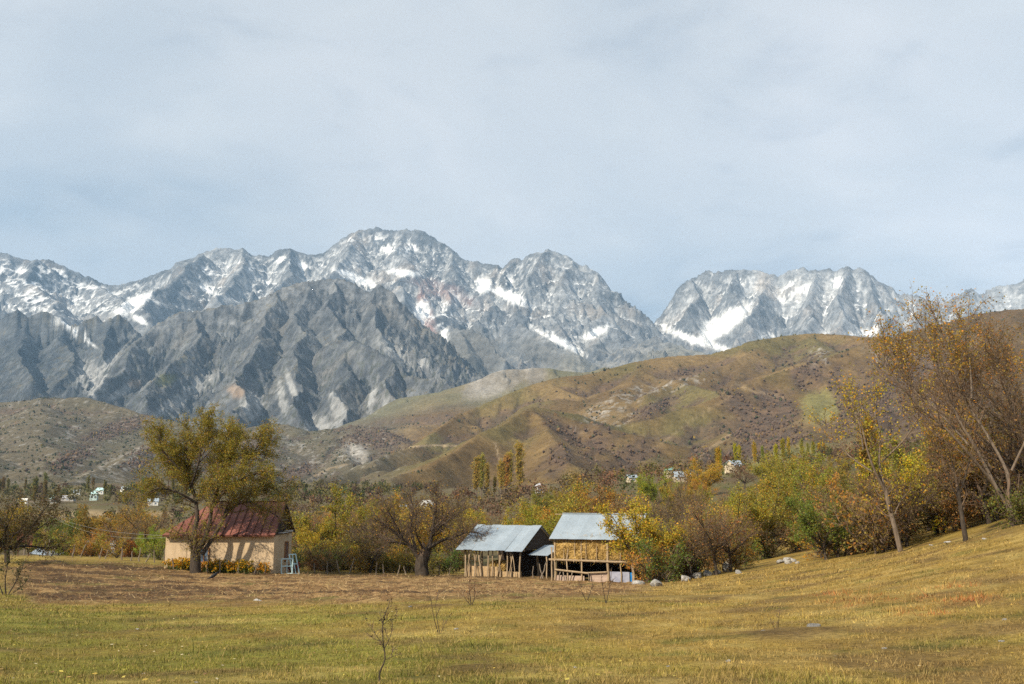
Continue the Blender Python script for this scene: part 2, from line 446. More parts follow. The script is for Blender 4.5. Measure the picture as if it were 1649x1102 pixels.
# lighter snow on the west (left) end, the couloirs and the cirque named by their place
left_end = smooth(330, 120, PX) * smooth(520, 500, PY + 20 * nz)
fields = np.zeros_like(Z)
for a in [(650,440,28,7,5),(570,447,40,8,20),(340,468,20,6,30),(775,460,14,16,60),(830,478,30,10,25),(815,455,12,14,0),(1165,520,52,17,-33),(1120,545,60,7,20),(900,548,48,6,26),(960,535,25,8,-25),
          (620,395,26,11,35),(660,400,24,8,-20),(330,440,12,10,-40),(395,428,16,7,25),(455,420,18,7,15),(488,428,10,6,40),(560,385,14,8,-20),(1190,455,15,7,-15),(1270,470,10,22,20),(1300,465,18,8,-10),(1410,520,8,26,10),(1235,545,18,8,-30),(1350,455,14,10,-20),
          (680,505,18,20,10),(640,500,10,16,30),(720,500,30,12,-60),(700,560,14,40,30),(215,490,40,14,-30),(225,515,16,4,30),(1390,537,60,5,0)]:
    fields = np.maximum(fields, patch(PX, PY, *a, soft=0.55, ns=0.55 * nz))
nfine = fbm(X / 34, Y / 34, 4, 43, 0.65)
thr = 0.10 + 0.10 * nb - 0.12 * left_end
snow = smooth(0.05, -0.04, steep - thr + 0.30 * nz + 0.26 * nfine - 0.10 * np.clip(cav, -1, 1) - 0.12 * np.clip(cav2, -1, 1)) * smooth(0.05, 0.5, alt + 0.3 * nb + 0.5 * left_end)
snow = np.maximum(snow * 0.85, 0.30 * alt * smooth(0.05, 0.25, nfine + 0.5 * nz + 0.2 * cav))
snow = np.maximum(snow, fields * smooth(-0.05, 0.07, 0.17 - steep * 0.42 + nz * 0.5 + nfine * 0.6 + 0.22 * np.clip(cav, -1, 1)))
solid = np.zeros_like(Z)
for a in [(1165,522,48,14,-33),(1120,548,55,5,18),(900,550,45,4.5,27),(960,537,22,6,-25),(650,440,26,5,5),(575,449,36,5,22),(820,478,30,7,25),(780,460,12,12,55),(335,468,16,4,30),(215,490,34,9,-30),(225,516,14,4,30),(700,560,7,34,35),(680,500,12,16,20)]:
    solid = np.maximum(solid, patch(PX, PY, *a, soft=0.3, ns=0.45 * nz + 0.5 * nfine))
snow = np.maximum(snow, 0.95 * solid)
snow = np.maximum(snow, left_end * smooth(-0.1, 0.12, 0.17 - steep * 0.7 + 0.4 * nz + 0.3 * nfine + 0.15 * cav) * 0.92)
grey = lerp(rgb(0.100, 0.107, 0.118), rgb(0.235, 0.243, 0.255), smooth(-0.35, 0.5, nb + nz * 0.6))  # bluish limestone grey, with some of the haze's blue mixed in
grey = lerp(grey, rgb(0.27, 0.235, 0.205), smooth(0.05, 0.5, fbm(X / 420, Y / 420, 4, 45)) * 0.6)
grey = grey * (0.86 + 0.22 * (0.5 + 0.5 * np.sin(bed / 21.0 + 3 * nz)))[..., None]
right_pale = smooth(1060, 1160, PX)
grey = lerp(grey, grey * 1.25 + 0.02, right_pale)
red = np.maximum(patch(PX, PY, 690, 520, 9, 60, -14, 0.6, nz * 0.8), 0.55 * patch(PX, PY, 715, 470, 50, 12, 20, 0.6, nz * 0.9))
red = np.maximum(red, patch(PX, PY, 712, 585, 7, 36, -38, 0.6, nz * 0.8))
grey = lerp(grey, rgb(0.27, 0.15, 0.125), red * 0.8)
# scree and thin turf on the gentle low ground
low = smooth(1350, 900, Z + 200 * nb)
grey = lerp(grey, rgb(0.26, 0.25, 0.23), low * smooth(0.42, 0.2, steep) * 0.8)
grey = lerp(grey, rgb(0.15, 0.14, 0.10), smooth(0.0, 0.35, low * (nb + 0.2)) * 0.6)
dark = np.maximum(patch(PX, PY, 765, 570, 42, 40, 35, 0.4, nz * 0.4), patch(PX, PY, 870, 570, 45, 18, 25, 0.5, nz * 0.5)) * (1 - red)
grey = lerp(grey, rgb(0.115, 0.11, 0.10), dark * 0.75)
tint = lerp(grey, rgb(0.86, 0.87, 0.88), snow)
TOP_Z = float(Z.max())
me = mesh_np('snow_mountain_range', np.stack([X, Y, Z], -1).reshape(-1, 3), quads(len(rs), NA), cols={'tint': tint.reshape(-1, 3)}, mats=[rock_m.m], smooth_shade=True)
tag(link(bpy.data.objects.new('snow_mountain_range', me)), 'jagged grey mountain range dusted with snow along the skyline', 'mountain', kind='structure')

# ---- B: the darker rock mountains in front of it
B_r = [
 (ridge([(40,700,3600),(120,655,4000),(160,632,4200),(182,603,4500),(205,570,4750),(225,545,4950),(248,522,5100),(270,512),(300,500),(325,497),(350,491),(378,489),(405,485),(425,477),(442,466),(458,459),(480,455),(500,453),(520,450),(540,447,5600),(553,450),(566,456),(580,464),(594,469),(606,458),(618,459),(630,468),(640,484),(652,505),(664,524),(678,544),(688,565),(694,585,5200),(720,612,4700)]), 1.25, 0.6, 260),
 (ridge([(540,447,5600),(530,480,5300),(545,520,5000),(540,545,4700),(575,550,4500),(606,562,4350),(630,575,4250),(648,598,4150),(672,607),(700,612),(728,618),(748,628),(768,645,3800),(780,668,3600)]), 1.3, 0.62, 200),
 spur([(442,466,5450),(430,500,5100),(425,530,4800),(405,560,4500),(390,600,4150),(380,640,3800),(385,672,3500)], 1.2, 0.6, 180),
 spur([(325,497,5300),(320,540,4900),(290,575,4550),(255,610,4150),(230,645,3800)], 1.2, 0.6, 180),
 spur([(500,453,5550),(480,500,5150),(490,540,4800),(470,575,4450),(480,620,4000),(470,660,3600)], 1.2, 0.6, 180),
 spur([(545,545,4700),(560,580,4350),(550,615,4000),(560,650,3700),(550,680,3450)], 1.3, 0.65, 150),
 spur([(630,575,4250),(625,615,3950),(640,650,3700),(625,690,3400)], 1.3, 0.65, 150),
 spur([(700,612,4000),(695,645,3800),(690,680,3550)], 1.3, 0.65, 150),
 spur([(606,458,5500),(600,500,5200),(615,540,4900)], 1.4, 0.8, 150),
 # the dark western mountain
 (ridge([(-420,470,6200),(-200,485,6200),(-60,494),(0,497,6200),(40,498),(70,501),(100,506),(118,512),(135,509),(155,505),(180,506),(203,506),(214,514),(226,528,6000),(218,548,5750),(205,572,5500),(190,600,5200)]), 1.0, 0.55, 240),
 spur([(118,512,6150),(100,545,5700),(120,580,5300),(100,620,4800)], 1.0, 0.6, 180),
 spur([(20,498,6200),(40,540,5700),(30,580,5200),(60,615,4700)], 1.0, 0.6, 180),
 spur([(180,506,6100),(165,540,5700),(170,575,5300)], 1.1, 0.6, 180),
 spur([(-120,490,6200),(-90,540,5600),(-100,600,4900)], 1.0, 0.6, 180),
]
rs = np.concatenate([np.linspace(3100, 4600, 140, endpoint=False), np.linspace(4600, 6350, 150, endpoint=False), np.linspace(6350, 7600, 10)])
NB = 780
X, Y = polar(-35, 3.5, NB, rs)
Z, D, S, C = ridge_field(X, Y, B_r, 80, 330, 2, 180)
far = smooth(0, 260, D)
gul = (ridged(S / 150, D / 1000 + 1.3, 5, 5, 0.6) - 0.45) * smooth(5, 90, C)
Z = Z + far * gul * 30
Z = Z + (ridged(X / 300, Y / 300, 8, 15, 0.70) - 0.42) * 92 * (0.14 + 0.86 * far)
Z = Z + fbm(X / 60, Y / 60, 5, 23, 0.68) * 32 * (0.4 + 0.6 * far)
Z = Z + (ridged(X / 62, Y / 62, 5, 26, 0.68) - 0.4) * 48 * (0.25 + 0.75 * far)
Z = np.maximum(Z, -40 + 0.001 * D)
Nn = grid_normals(X, Y, Z); steep = 1 - Nn[..., 2]
cav = (blur(Z, 8) - Z) / 18.0
PX, PY = photo_pos(X, Y, Z)
nz = fbm(X / 70, Y / 70, 6, 51, 0.62); nb = fbm(X / 420, Y / 420, 4, 52); nf = fbm(X / 22, Y / 22, 3, 53)
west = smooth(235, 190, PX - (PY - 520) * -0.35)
grey = lerp(rgb(0.068, 0.074, 0.083), rgb(0.185, 0.190, 0.197), smooth(-0.35, 0.4, nz + 0.4 * nb + 0.35 * nf))  # darker rock grey, also tinted towards the blue of the haze
grey = lerp(grey, rgb(0.17, 0.155, 0.135), smooth(0.1, 0.5, fbm(X / 300, Y / 300, 4, 55)) * 0.5)
# juniper scrub on the rock
scrub = smooth(0.02, 0.22, nf * 0.8 + 0.4 * nz - 0.03) * smooth(470, 600, PY)
grey = lerp(grey, rgb(0.055, 0.06, 0.045), scrub * 0.75)
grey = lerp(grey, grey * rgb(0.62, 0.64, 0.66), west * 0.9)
turf = smooth(0.28, 0.12, steep + 0.15 * nz) * smooth(0.0, 0.3, nb + 0.1)
grey = lerp(grey, rgb(0.15, 0.13, 0.085), turf * 0.7)
fan = np.zeros_like(Z)
for a in [(300,636,62,10,-36),(345,607,22,5,-40),(405,655,16,22,15),(455,640,7,26,-10),(520,682,34,13,-10),(545,655,10,24,-25),(150,612,30,22,60),(195,632,28,6,-32),(170,590,34,7,-45),(600,640,6,30,12),(655,575,52,12,32),(620,660,5,26,5),(470,625,5,30,-20)]:
    fan = np.maximum(fan, patch(PX, PY, *a, soft=0.35, ns=0.9 * nz + 0.4 * nf))
grey = lerp(grey, rgb(0.33, 0.33, 0.325), fan * smooth(0.75, 0.35, steep + 0.2 * nf) * 0.9)
grey = lerp(grey, rgb(0.34, 0.25, 0.18), 0.7 * np.maximum(patch(PX, PY, 218, 618, 10, 7, 30, 0.5, nz * .7), patch(PX, PY, 380, 630, 14, 9, 20, 0.5, nz * .8)))
grey = lerp(grey, rgb(0.16, 0.16, 0.055), 0.8 * patch(PX, PY, 268, 612, 16, 8, -15, 0.5, nz * .7))
snowb = np.maximum(patch(PX, PY, 105, 522, 24, 3.5, 40, .5, nz * .6), patch(PX, PY, 130, 540, 30, 2.2, 38, .5, nz * .6)) * 0.9
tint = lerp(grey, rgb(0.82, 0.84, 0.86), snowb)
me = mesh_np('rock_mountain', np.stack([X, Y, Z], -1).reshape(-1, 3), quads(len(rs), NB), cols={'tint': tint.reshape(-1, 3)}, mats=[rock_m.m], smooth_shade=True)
tag(link(bpy.data.objects.new('rock_mountain', me)), 'dark bare rock mountain with pale scree fans in front of the snow range', 'mountain', kind='structure')

# ---- C: the grassy foothills
C_r = [
 (ridge([(440,806,900),(520,775,1150),(580,752,1350),(620,736,1500),(665,716,1750),(700,695,1900),(735,670,2050),(765,654,2150),(800,640),(830,630),(860,619),(895,608),(930,603),(975,592),(1020,583),(1050,577),(1085,573),(1120,572),(1150,569),(1175,564),(1205,553),(1235,544),(1260,539),(1290,536,2500),(1330,537),(1365,538),(1395,541),(1430,542,2300),(1462,540),(1490,532),(1520,520),(1548,509),(1580,503),(1615,499),(1649,497,1900),(1800,480,1800),(2050,470,1700)]), 0.68, 0.50, 200),
 (ridge([(560,812,640),(600,792,760),(640,772,850),(690,745,960),(735,720,1060),(770,700,1130),(800,684,1200),(828,668,1260),(848,658,1300),(862,655,1320),(882,655,1340),(910,660,1370),(940,668,1410),(970,678,1460),(1000,684,1520),(1030,672,1700),(1060,640,1950)]), 0.62, 0.40, 120),
 (ridge([(855,657,1310),(880,690,1200),(905,720,1080),(930,745,960)]), 0.5, 0.36, 100),
 (ridge([(1205,553,2450),(1190,590,2250),(1172,625,2050),(1155,650,1900),(1125,680,1700),(1090,708,1480),(1055,732,1260),(1020,752,1050)]), 0.46, 0.32, 120),
 (ridge([(1190,660,1750),(1180,695,1500),(1145,722,1250),(1110,745,1050)]), 0.46, 0.34, 90),
 (ridge([(1060,577,2400),(1020,610,2150),(990,640,1950)]), 0.42, 0.3, 120),
 (ridge([(1310,537,2480),(1330,580,2150),(1310,620,1850),(1315,665,1500),(1300,705,1150),(1270,735,800)]), 0.42, 0.3, 120),
 (ridge([(1462,540,2200),(1430,590,1850),(1420,640,1450),(1400,690,1050)]), 0.42, 0.3, 120),
 (ridge([(1649,497,1900),(1600,560,1500),(1560,630,1100),(1530,690,800)]), 0.42, 0.3, 120),
 # western foothills
 (ridge([(-420,630,3000),(-150,640,3000),(0,642,2900),(30,640),(60,637),(100,638),(130,640),(155,647),(190,655),(225,664),(260,672),(330,690),(430,712,2500)]), 0.44, 0.32, 200),
 (ridge([(60,790,1050),(95,776,1200),(130,765,1350),(165,755,1500),(200,742,1700),(235,724,1950),(265,704,2250),(300,692,2500)]), 0.36, 0.26, 120),
 (ridge([(60,637,2900),(80,670,2500),(60,705,2100),(90,735,1700),(70,765,1300)]), 0.30, 0.22, 120),
 (ridge([(-100,640,2950),(-60,690,2300),(-20,730,1800),(-30,765,1300)]), 0.30, 0.22, 120),
 (ridge([(330,700,2750),(380,692),(430,681,2950),(465,684),(500,694),(530,690),(560,686,2850),(595,690),(625,698),(650,710),(672,728,2400)]), 0.40, 0.26, 120),
 (ridge([(560,686,2850),(552,712,2600),(560,740,2300)]), 0.42, 0.28, 100),
 (ridge([(430,681,2950),(410,715,2500),(370,745,2000),(330,770,1500)]), 0.34, 0.24, 100),
 # pale slope beyond the pass
 (ridge([(742,632,3500),(765,612,3600),(792,597,3700),(815,588,3800),(840,584,3900),(880,585,3900),(940,587,3900),(1000,583,3900),(1080,572,3900),(1120,565,4000)]), 0.5, 0.34, 160),
]
def auto_spurs(pts, spacing, length, drop, side, seed, lo=0.0, hi=1.0):
    """side ridges running down from a crest towards the valley"""
    rg = random.Random(seed); out = []
    seg = np.hypot(*np.diff(pts[:, :2], axis=0).T); cum = np.concatenate([[0], np.cumsum(seg)])
    s = cum[-1] * lo + spacing * 0.5
    while s < cum[-1] * hi:
        p = np.array([np.interp(s, cum, pts[:, k]) for k in range(3)])
        q = np.array([np.interp(s + 40, cum, pts[:, k]) for k in range(3)])
        d = q[:2] - p[:2]; d /= np.linalg.norm(d) + 1e-6
        nrm = np.array([d[1], -d[0]])
        if nrm @ -p[:2] < 0: nrm = -nrm
        a = math.atan2(nrm[1], nrm[0]) + rg.uniform(-0.35, 0.35)
        L = length * rg.uniform(0.55, 1.3); line = [p - np.array([0, 0, 6.0])]
        n = 4
        for k in range(n):
            a += rg.uniform(-0.22, 0.22)
            w = line[-1] + np.array([math.cos(a) * L / n, math.sin(a) * L / n, -drop * rg.uniform(0.75, 1.2) * L / n])
            line.append(w)
        out.append((np.array(line), side, side * 0.78, 70))
        s += spacing * rg.uniform(0.7, 1.4)
    return out
C_r += auto_spurs(C_r[0][0], 170, 420, 0.33, 0.60, 3, 0.12, 0.42)
C_r += auto_spurs(C_r[0][0], 210, 950, 0.27, 0.62, 13, 0.42, 1.0)
C_r += auto_spurs(C_r[1][0], 130, 280, 0.30, 0.55, 4, 0.25, 0.9)
C_r += auto_spurs(C_r[9][0], 230, 900, 0.20, 0.34, 5)
C_r += auto_spurs(C_r[13][0], 170, 420, 0.24, 0.36, 6)
C_r += auto_spurs(C_r[3][0], 170, 260, 0.30, 0.42, 8, 0.1, 0.9)
def hills(X, Y, fine=True):
    Z, D, S, C = ridge_field(X, Y, C_r, 34, 200, 3, 130)
    far = smooth(0, 130, D)
    wx, wy = X + 60 * fbm(X / 150, Y / 150, 3, 71), Y + 60 * fbm(X / 150, Y / 150, 3, 72)
    gul = (ridged(S / 150, D / 900 + 2.1, 4, 6, 0.5) - 0.42) * smooth(3, 36, C)
    big = fbm(wx / 380, wy / 380, 3, 7)
    rr = np.hypot(X, Y)
    damp = smooth(500, 1100, rr)
    Z = Z + (far * gul * 92 + big * 26 * far) * damp
    Z = Z + (ridged(wx / 130, wy / 170, 5, 17, 0.5) - 0.42) * 6 * (0.2 + 0.8 * far) * damp
    Z = Z + fbm(X / 40, Y / 40, 5, 27, 0.55) * 3.0 * damp
    Zb = blur(Z, 4); Z = Zb + np.clip(Z - Zb, -7, 9)      # no cliffs on the turf
    return Z, D, S
rs = np.concatenate([np.geomspace(520, 1500, 135, endpoint=False), np.linspace(1500, 3050, 180, endpoint=False), np.linspace(3050, 4300, 34)])
NC = 800
X, Y = polar(-35, 35, NC, rs)
Z, D, S = hills(X, Y)
Z = np.maximum(Z, -40 + 0.001 * D)
Nn = grid_normals(X, Y, Z); steep = 1 - Nn[..., 2]
cav = (blur(Z, 8) - Z) / 6.0
PX, PY = photo_pos(X, Y, Z)
nz = fbm(X / 30, Y / 30, 6, 61, 0.6); nb = fbm(X / 200, Y / 200, 4, 62); nf = fbm(X / 19, Y / 19, 4, 63, 0.65)
straw = lerp(rgb(0.120, 0.078, 0.034), rgb(0.190, 0.130, 0.058), smooth(-0.35, 0.4, nb + 0.4 * nz))
straw = lerp(straw, rgb(0.125, 0.11, 0.042), smooth(0.0, 0.4, fbm(X / 260, Y / 260, 4, 64) + 0.05) * 0.7)
westc = smooth(690, 600, PX)                      # thinner, greyer turf in the west
straw = lerp(straw, rgb(0.098, 0.086, 0.058), westc * 0.8)
shrub = smooth(0.08, 0.45, cav * 0.65 + nz * 0.75 + 0.3 * nb - 0.06) * smooth(0.02, 0.10, steep)  # scrub cover; hollows also tinted darker to deepen the gullies' shade
wood = np.zeros_like(Z)
for a in [(1235,700,62,44,30),(1195,655,30,20,40),(1250,650,40,16,30),(1010,735,44,18,-20),(915,700,50,16,35),(900,735,20,30,30),(960,720,30,30,0),(1310,600,26,24,50),(1370,650,20,60,20),(1285,605,10,28,-30),(1420,660,40,60,0),(1500,640,70,90,0),(1450,600,50,30,20),(1340,640,14,50,10),(1060,655,40,9,-25),(1100,600,40,6,-12),(1200,730,50,18,-25),(1130,735,14,16,-40),(480,760,36,12,-10),(600,705,50,20,10),(350,735,70,20,-10),(120,735,40,12,-30),(190,690,60,10,-20),(240,735,40,14,-25)]:
    wood = np.maximum(wood, patch(PX, PY, *a, soft=0.6, ns=0.9 * nz + 0.8 * nb))
glade = np.maximum(patch(PX, PY, 1320, 655, 30, 26, 0, 0.35, 0.5 * nz), patch(PX, PY, 1270, 735, 60, 14, -12, 0.4, 0.5 * nz))
wood = wood * (1 - glade)
straw = lerp(straw, rgb(0.105, 0.068, 0.036), smooth(1330, 1460, PX + 60 * nb) * 0.65)
brown = lerp(rgb(0.085, 0.062, 0.048), rgb(0.13, 0.085, 0.055), smooth(-0.3, 0.4, nf + nz))
tint = lerp(straw, brown, np.clip(np.maximum(shrub * 0.75, wood * 0.9), 0, 1))
tint = lerp(tint, rgb(0.20, 0.185, 0.07), glade * 0.8)
stone = np.zeros_like(Z)
for a in [(985,655,66,15,-28),(1000,680,30,6,-30),(1090,620,60,8,-14),(1320,575,16,16,50),(1410,575,24,12,30),(200,745,95,14,-22),(110,700,26,8,-30),(560,735,30,11,18),(510,745,30,7,-8),(480,720,30,10,30),(1010,640,36,10,-30)]:
    stone = np.maximum(stone, patch(PX, PY, *a, soft=0.5, ns=0.9 * nz))
stone = np.maximum(stone * smooth(0.0, 0.22, nf + 0.3 * nz), 0.7 * westc * smooth(0.2, 0.42, nf + 0.4 * nz))
tint = lerp(tint, lerp(rgb(0.30, 0.28, 0.25), rgb(0.36, 0.345, 0.32), smooth(-0.3, 0.3, nf)), stone * 0.6)
pale = np.maximum(patch(PX, PY, 800, 615, 58, 22, -20, 0.35, nz * 0.4), patch(PX, PY, 860, 600, 20, 22, -30, 0.4, nz * 0.4)) * smooth(3100, 3400, np.hypot(X, Y))
streak = 0.5 + 0.5 * np.sin(S / 26 + 2.5 * nz + D / 300)
tint = lerp(tint, lerp(rgb(0.20, 0.175, 0.14), rgb(0.34, 0.315, 0.28), streak), pale * 0.9)
behind = smooth(3150, 3400, np.hypot(X, Y)) * (1 - pale)
tint = lerp(tint, rgb(0.155, 0.15, 0.09), behind * 0.6)
scar = patch(PX, PY, 575, 728, 20, 13, 35, 0.5, nz * 0.9 + nf * 0.5)
tint = lerp(tint, lerp(rgb(0.22, 0.20, 0.175), rgb(0.38, 0.36, 0.33), smooth(-.2, .2, nf + nz)), scar * 0.9)
road_and_crest_light = np.zeros_like(Z)
def pale_line(pts, w=1.1):
    d = np.full(Z.shape, 99.0)
    for (ax, ay), (bx, by) in zip(pts[:-1], pts[1:]):
        t = np.clip(((PX - ax) * (bx - ax) + (PY - ay) * (by - ay)) / ((bx - ax) ** 2 + (by - ay) ** 2), 0, 1)
        d = np.minimum(d, np.hypot(PX - ax - t * (bx - ax), PY - ay - t * (by - ay)))
    return smooth(w + 0.8, w - 0.5, d)
road_and_crest_light = np.maximum(road_and_crest_light, 0.8 * pale_line([(660,720),(700,717),(735,718)]))
road_and_crest_light = np.maximum(road_and_crest_light, 0.35 * pale_line([(1178,698),(1160,712),(1140,724),(1125,738),(1108,748)], 2.5))
road_and_crest_light = np.maximum(road_and_crest_light, 0.2 * pale_line([(1172,640),(1150,655),(1120,672),(1085,700),(1050,725)], 1.6))  # sunlit spur crest painted as a pale line
road_and_crest_light = np.maximum(road_and_crest_light, 0.7 * pale_line([(797,712),(801,728),(806,745),(810,760)], 1.0))
road_and_crest_light = np.maximum(road_and_crest_light, 0.35 * pale_line([(1185,618),(1210,630),(1240,635),(1262,642)], 1.6))
road_and_crest_light = np.maximum(road_and_crest_light, 0.5 * pale_line([(470,790),(500,770),(530,755),(560,748)], 1.3))
tint = lerp(tint, rgb(0.36, 0.27, 0.17), road_and_crest_light)
hill_cols = tint
me = mesh_np('hillside', np.stack([X, Y, Z], -1).reshape(-1, 3), quads(len(rs), NC), cols={'tint': tint.reshape(-1, 3)}, mats=[hill_m.m], smooth_shade=True)
tag(link(bpy.data.objects.new('foothills', me)), 'dry straw brown foothills cut by wooded gullies', 'hill', kind='structure')
HILL = dict(X=X, Y=Y, Z=Z, PX=PX, PY=PY, wood=wood, shrub=shrub, glade=glade, stone=stone, steep=steep, cav=cav, west=westc, behind=behind, nz=nz)

# ---- the field and the valley floor: one sheet
def zones(x, y):
    """kinds of ground by place: mown brown strip, bare soil, green, red weeds, dry mound"""
    r = np.hypot(x, y)
    z = ground(x, y, False); px, py = photo_pos(x, np.maximum(y, 1.0), z)
    n1 = fbm(x / 3.2, y / 3.2, 4, 81); n2 = fbm(x / 0.9, y / 0.9, 4, 82); n3 = fbm(x / 11, y / 11, 3, 83)
    py_ = py + 9 * n1 + 5 * n2
    lo = np.interp(px, [0, 60, 300, 600, 900, 1010, 1080], [948, 972, 972, 972, 966, 958, 948])
    hi = np.interp(px, [0, 60, 160, 270, 400, 700, 900, 1080], [915, 908, 908, 914, 926, 930, 934, 938])
    mown = smooth(hi - 4, hi + 3, py_) * smooth(lo + 6, lo - 6, py_) * smooth(-30, 50, px) * smooth(1090, 1000, px + 20 * n1)
    soil = mown * smooth(0.0, 0.35, n1 + 0.5 * n2 + 0.30 * smooth(500, 100, px) + 0.15 * smooth(945, 955, py) * smooth(720, 560, px) - 0.12)
    soil = np.maximum(soil, 0.8 * smooth(6, 1, np.abs(py - hi + 2)) * smooth(420, 520, px) * smooth(1040, 900, px))
    weeds = np.zeros_like(x)
    for a in [(1340,958,50,6,-4),(1540,945,45,5,-6),(1440,962,60,5,0),(1400,970,90,8,-3),(1560,968,60,9,-4),(1480,990,60,10,0)]:
        weeds = np.maximum(weeds, patch(px, py, *a, soft=0.6, ns=0.8 * n1 + 0.5 * n2))
    weeds = weeds * smooth(-0.25, 0.3, n2 + 0.3 * n1)
    mound = 0.6 * patch(px, py, 1270, 1020, 70, 9, -3, 0.8, 0.9 * n1 + 0.5 * n2)
    mound = np.maximum(mound, 0.5 * patch(px, py, 1050, 962, 230, 3.5, 0, 0.6, 0.7 * n1))
    mound = np.maximum(mound, 0.6 * patch(px, py, 1630, 850, 40, 12, -18, 0.5, 0.5 * n1))
    green = smooth(-0.5, 0.6, 0.6 * n3 + 0.6 * n1 + 0.5 * n2 + 0.22 * smooth(700, 200, px) - 0.38 * smooth(500, 1300, px) + 0.35 * smooth(990, 1080, py) * smooth(1500, 500, px) - 0.30 * smooth(985, 950, py))
    n4 = fbm(x / 2.3, y / 2.3, 5, 85, 0.55); n5 = fbm(x / 1.5, y / 1.5, 4, 86, 0.55); n6 = fbm(x / 4.5, y / 4.5, 4, 87)
    return dict(n4=n4, n5=n5, n6=n6, r=r, px=px, py=py, n1=n1, n2=n2, n3=n3, mown=mown, soil=soil, weeds=weeds, mound=mound, green=green)
def field_tint(zn):
    g = lerp(rgb(0.275, 0.182, 0.045), rgb(0.165, 0.150, 0.027), zn['green'])
    g = lerp(g, rgb(0.26, 0.185, 0.065), smooth(0.0, 0.5, zn['n2'] - 0.3 * zn['green'] + 0.1) * 0.7)
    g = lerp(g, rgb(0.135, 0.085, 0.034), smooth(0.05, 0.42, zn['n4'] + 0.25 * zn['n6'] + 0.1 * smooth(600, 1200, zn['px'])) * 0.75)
    g = lerp(g, rgb(0.080, 0.092, 0.018), smooth(0.12, 0.45, zn['n5'] - 0.2 * zn['n6'] + 0.1 * zn['green']) * 0.55)  # dark green growth, also standing in for soft shade patches
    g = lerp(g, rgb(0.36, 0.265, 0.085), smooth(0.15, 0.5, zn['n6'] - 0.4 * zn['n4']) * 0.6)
    g = lerp(g, lerp(np.tile(rgb(0.17, 0.095, 0.042), zn['n4'].shape + (1,)), np.tile(rgb(0.30, 0.19, 0.085), zn['n4'].shape + (1,)), smooth(-0.25, 0.3, zn['n5'] + 0.6 * zn['n2'])), zn['mown'] * 0.92)
    g = lerp(g, rgb(0.10, 0.11, 0.025), zn['mown'] * smooth(0.25, 0.5, zn['n6']) * 0.6)
    g = lerp(g, rgb(0.052, 0.031, 0.018), zn['soil'] * 0.85)
    g = lerp(g, rgb(0.23, 0.085, 0.03), zn['weeds'] * 0.3)
    g = lerp(g, rgb(0.085, 0.058, 0.03), zn['mound'] * 0.6)
    g = g * (1 + 0.45 * np.clip(zn['n2'], -0.6, 0.6) + 0.25 * np.clip(zn['n1'], -0.6, 0.6))[..., None]
    return g
az_f = np.linspace(R(-37), R(37), 370); az_b = np.linspace(R(37), R(323), 70)[1:]
az = np.concatenate([az_f, az_b])
rs = np.concatenate([[0.01, 0.5, 1, 2, 3, 4], np.geomspace(5, 28, 60, endpoint=False), np.geomspace(28, 80, 150, endpoint=False), np.geomspace(80, 6000, 90)])
A_, RR = np.meshgrid(az, rs)
X, Y = RR * np.sin(A_), RR * np.cos(A_)
Z = ground(X, Y)
zn = zones(X.ravel(), Y.ravel())
# low clods where the strip was mown and dug
Z = Z + (zn['mown'] * (0.13 * zn['n2'] + 0.10 * fbm(X.ravel() / 0.5, Y.ravel() / 0.5, 3, 88) + 0.05)).reshape(Z.shape) + (zn['mound'] * 0.10).reshape(Z.shape) * smooth(60, 30, RR)
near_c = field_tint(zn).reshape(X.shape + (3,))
nb = fbm(X / 40, Y / 40, 4, 91); nz = fbm(X / 9, Y / 9, 4, 92)
val = lerp(rgb(0.105, 0.075, 0.045), rgb(0.105, 0.092, 0.04), smooth(-0.3, 0.3, nb))
val = lerp(val, rgb(0.17, 0.14, 0.07), smooth(0.1, 0.5, nz) * 0.6)
PX, PY = photo_pos(X, np.maximum(Y, 1), Z)
val = lerp(val, rgb(0.30, 0.22, 0.12), patch(PX, PY, 150, 829, 140, 5, 0, 0.3, nz * 0.4) * smooth(350, 500, RR))
val = lerp(val, rgb(0.19, 0.175, 0.06), patch(PX, PY, 1260, 742, 110, 12, -10, 0.4, nz * 0.5) * smooth(200, 300, RR))
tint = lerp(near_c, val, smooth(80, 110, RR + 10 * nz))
nA = len(az)
i = np.arange(len(rs) - 1)[:, None] * nA + np.arange(nA)[None]
j = np.arange(len(rs) - 1)[:, None] * nA + (np.arange(nA)[None] + 1) % nA
F = np.stack([i, j, j + nA, i + nA], -1).reshape(-1, 4)
keep = ~((RR[1:].repeat(1, 0) > 450) & (np.abs(np.where(A_[1:] > math.pi, A_[1:] - 2 * math.pi, A_[1:])) > R(36.9)))
F = F[keep.ravel()]
field_m = Mat('field_turf')
_c = field_m.attr('tint'); _p = field_m.pos()
_n1 = field_m.noise(9.0, 6, 0.7, _p); _n2 = field_m.noise(0.8, 5, 0.6, _p)
_c = field_m.mix(1.0, _c, field_m.ramp(_n1, [(0.30, 0.38), (0.5, 1.0), (0.72, 1.6)]), 'MULTIPLY')
_c = field_m.mix(0.7, _c, field_m.ramp(_n2, [(0.3, 0.75), (0.5, 1.0), (0.7, 1.2)]), 'MULTIPLY')
field_m.color(_c).set('Roughness', 0.95).set('Specular IOR Level', 0.1)
field_m.bump(_n1, 0.8, 0.06)
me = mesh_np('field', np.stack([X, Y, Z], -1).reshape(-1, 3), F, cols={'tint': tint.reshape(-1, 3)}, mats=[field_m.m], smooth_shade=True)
tag(link(bpy.data.objects.new('field', me)), 'grazed autumn meadow sloping down to the farmstead and on to the valley floor', 'field', kind='structure')

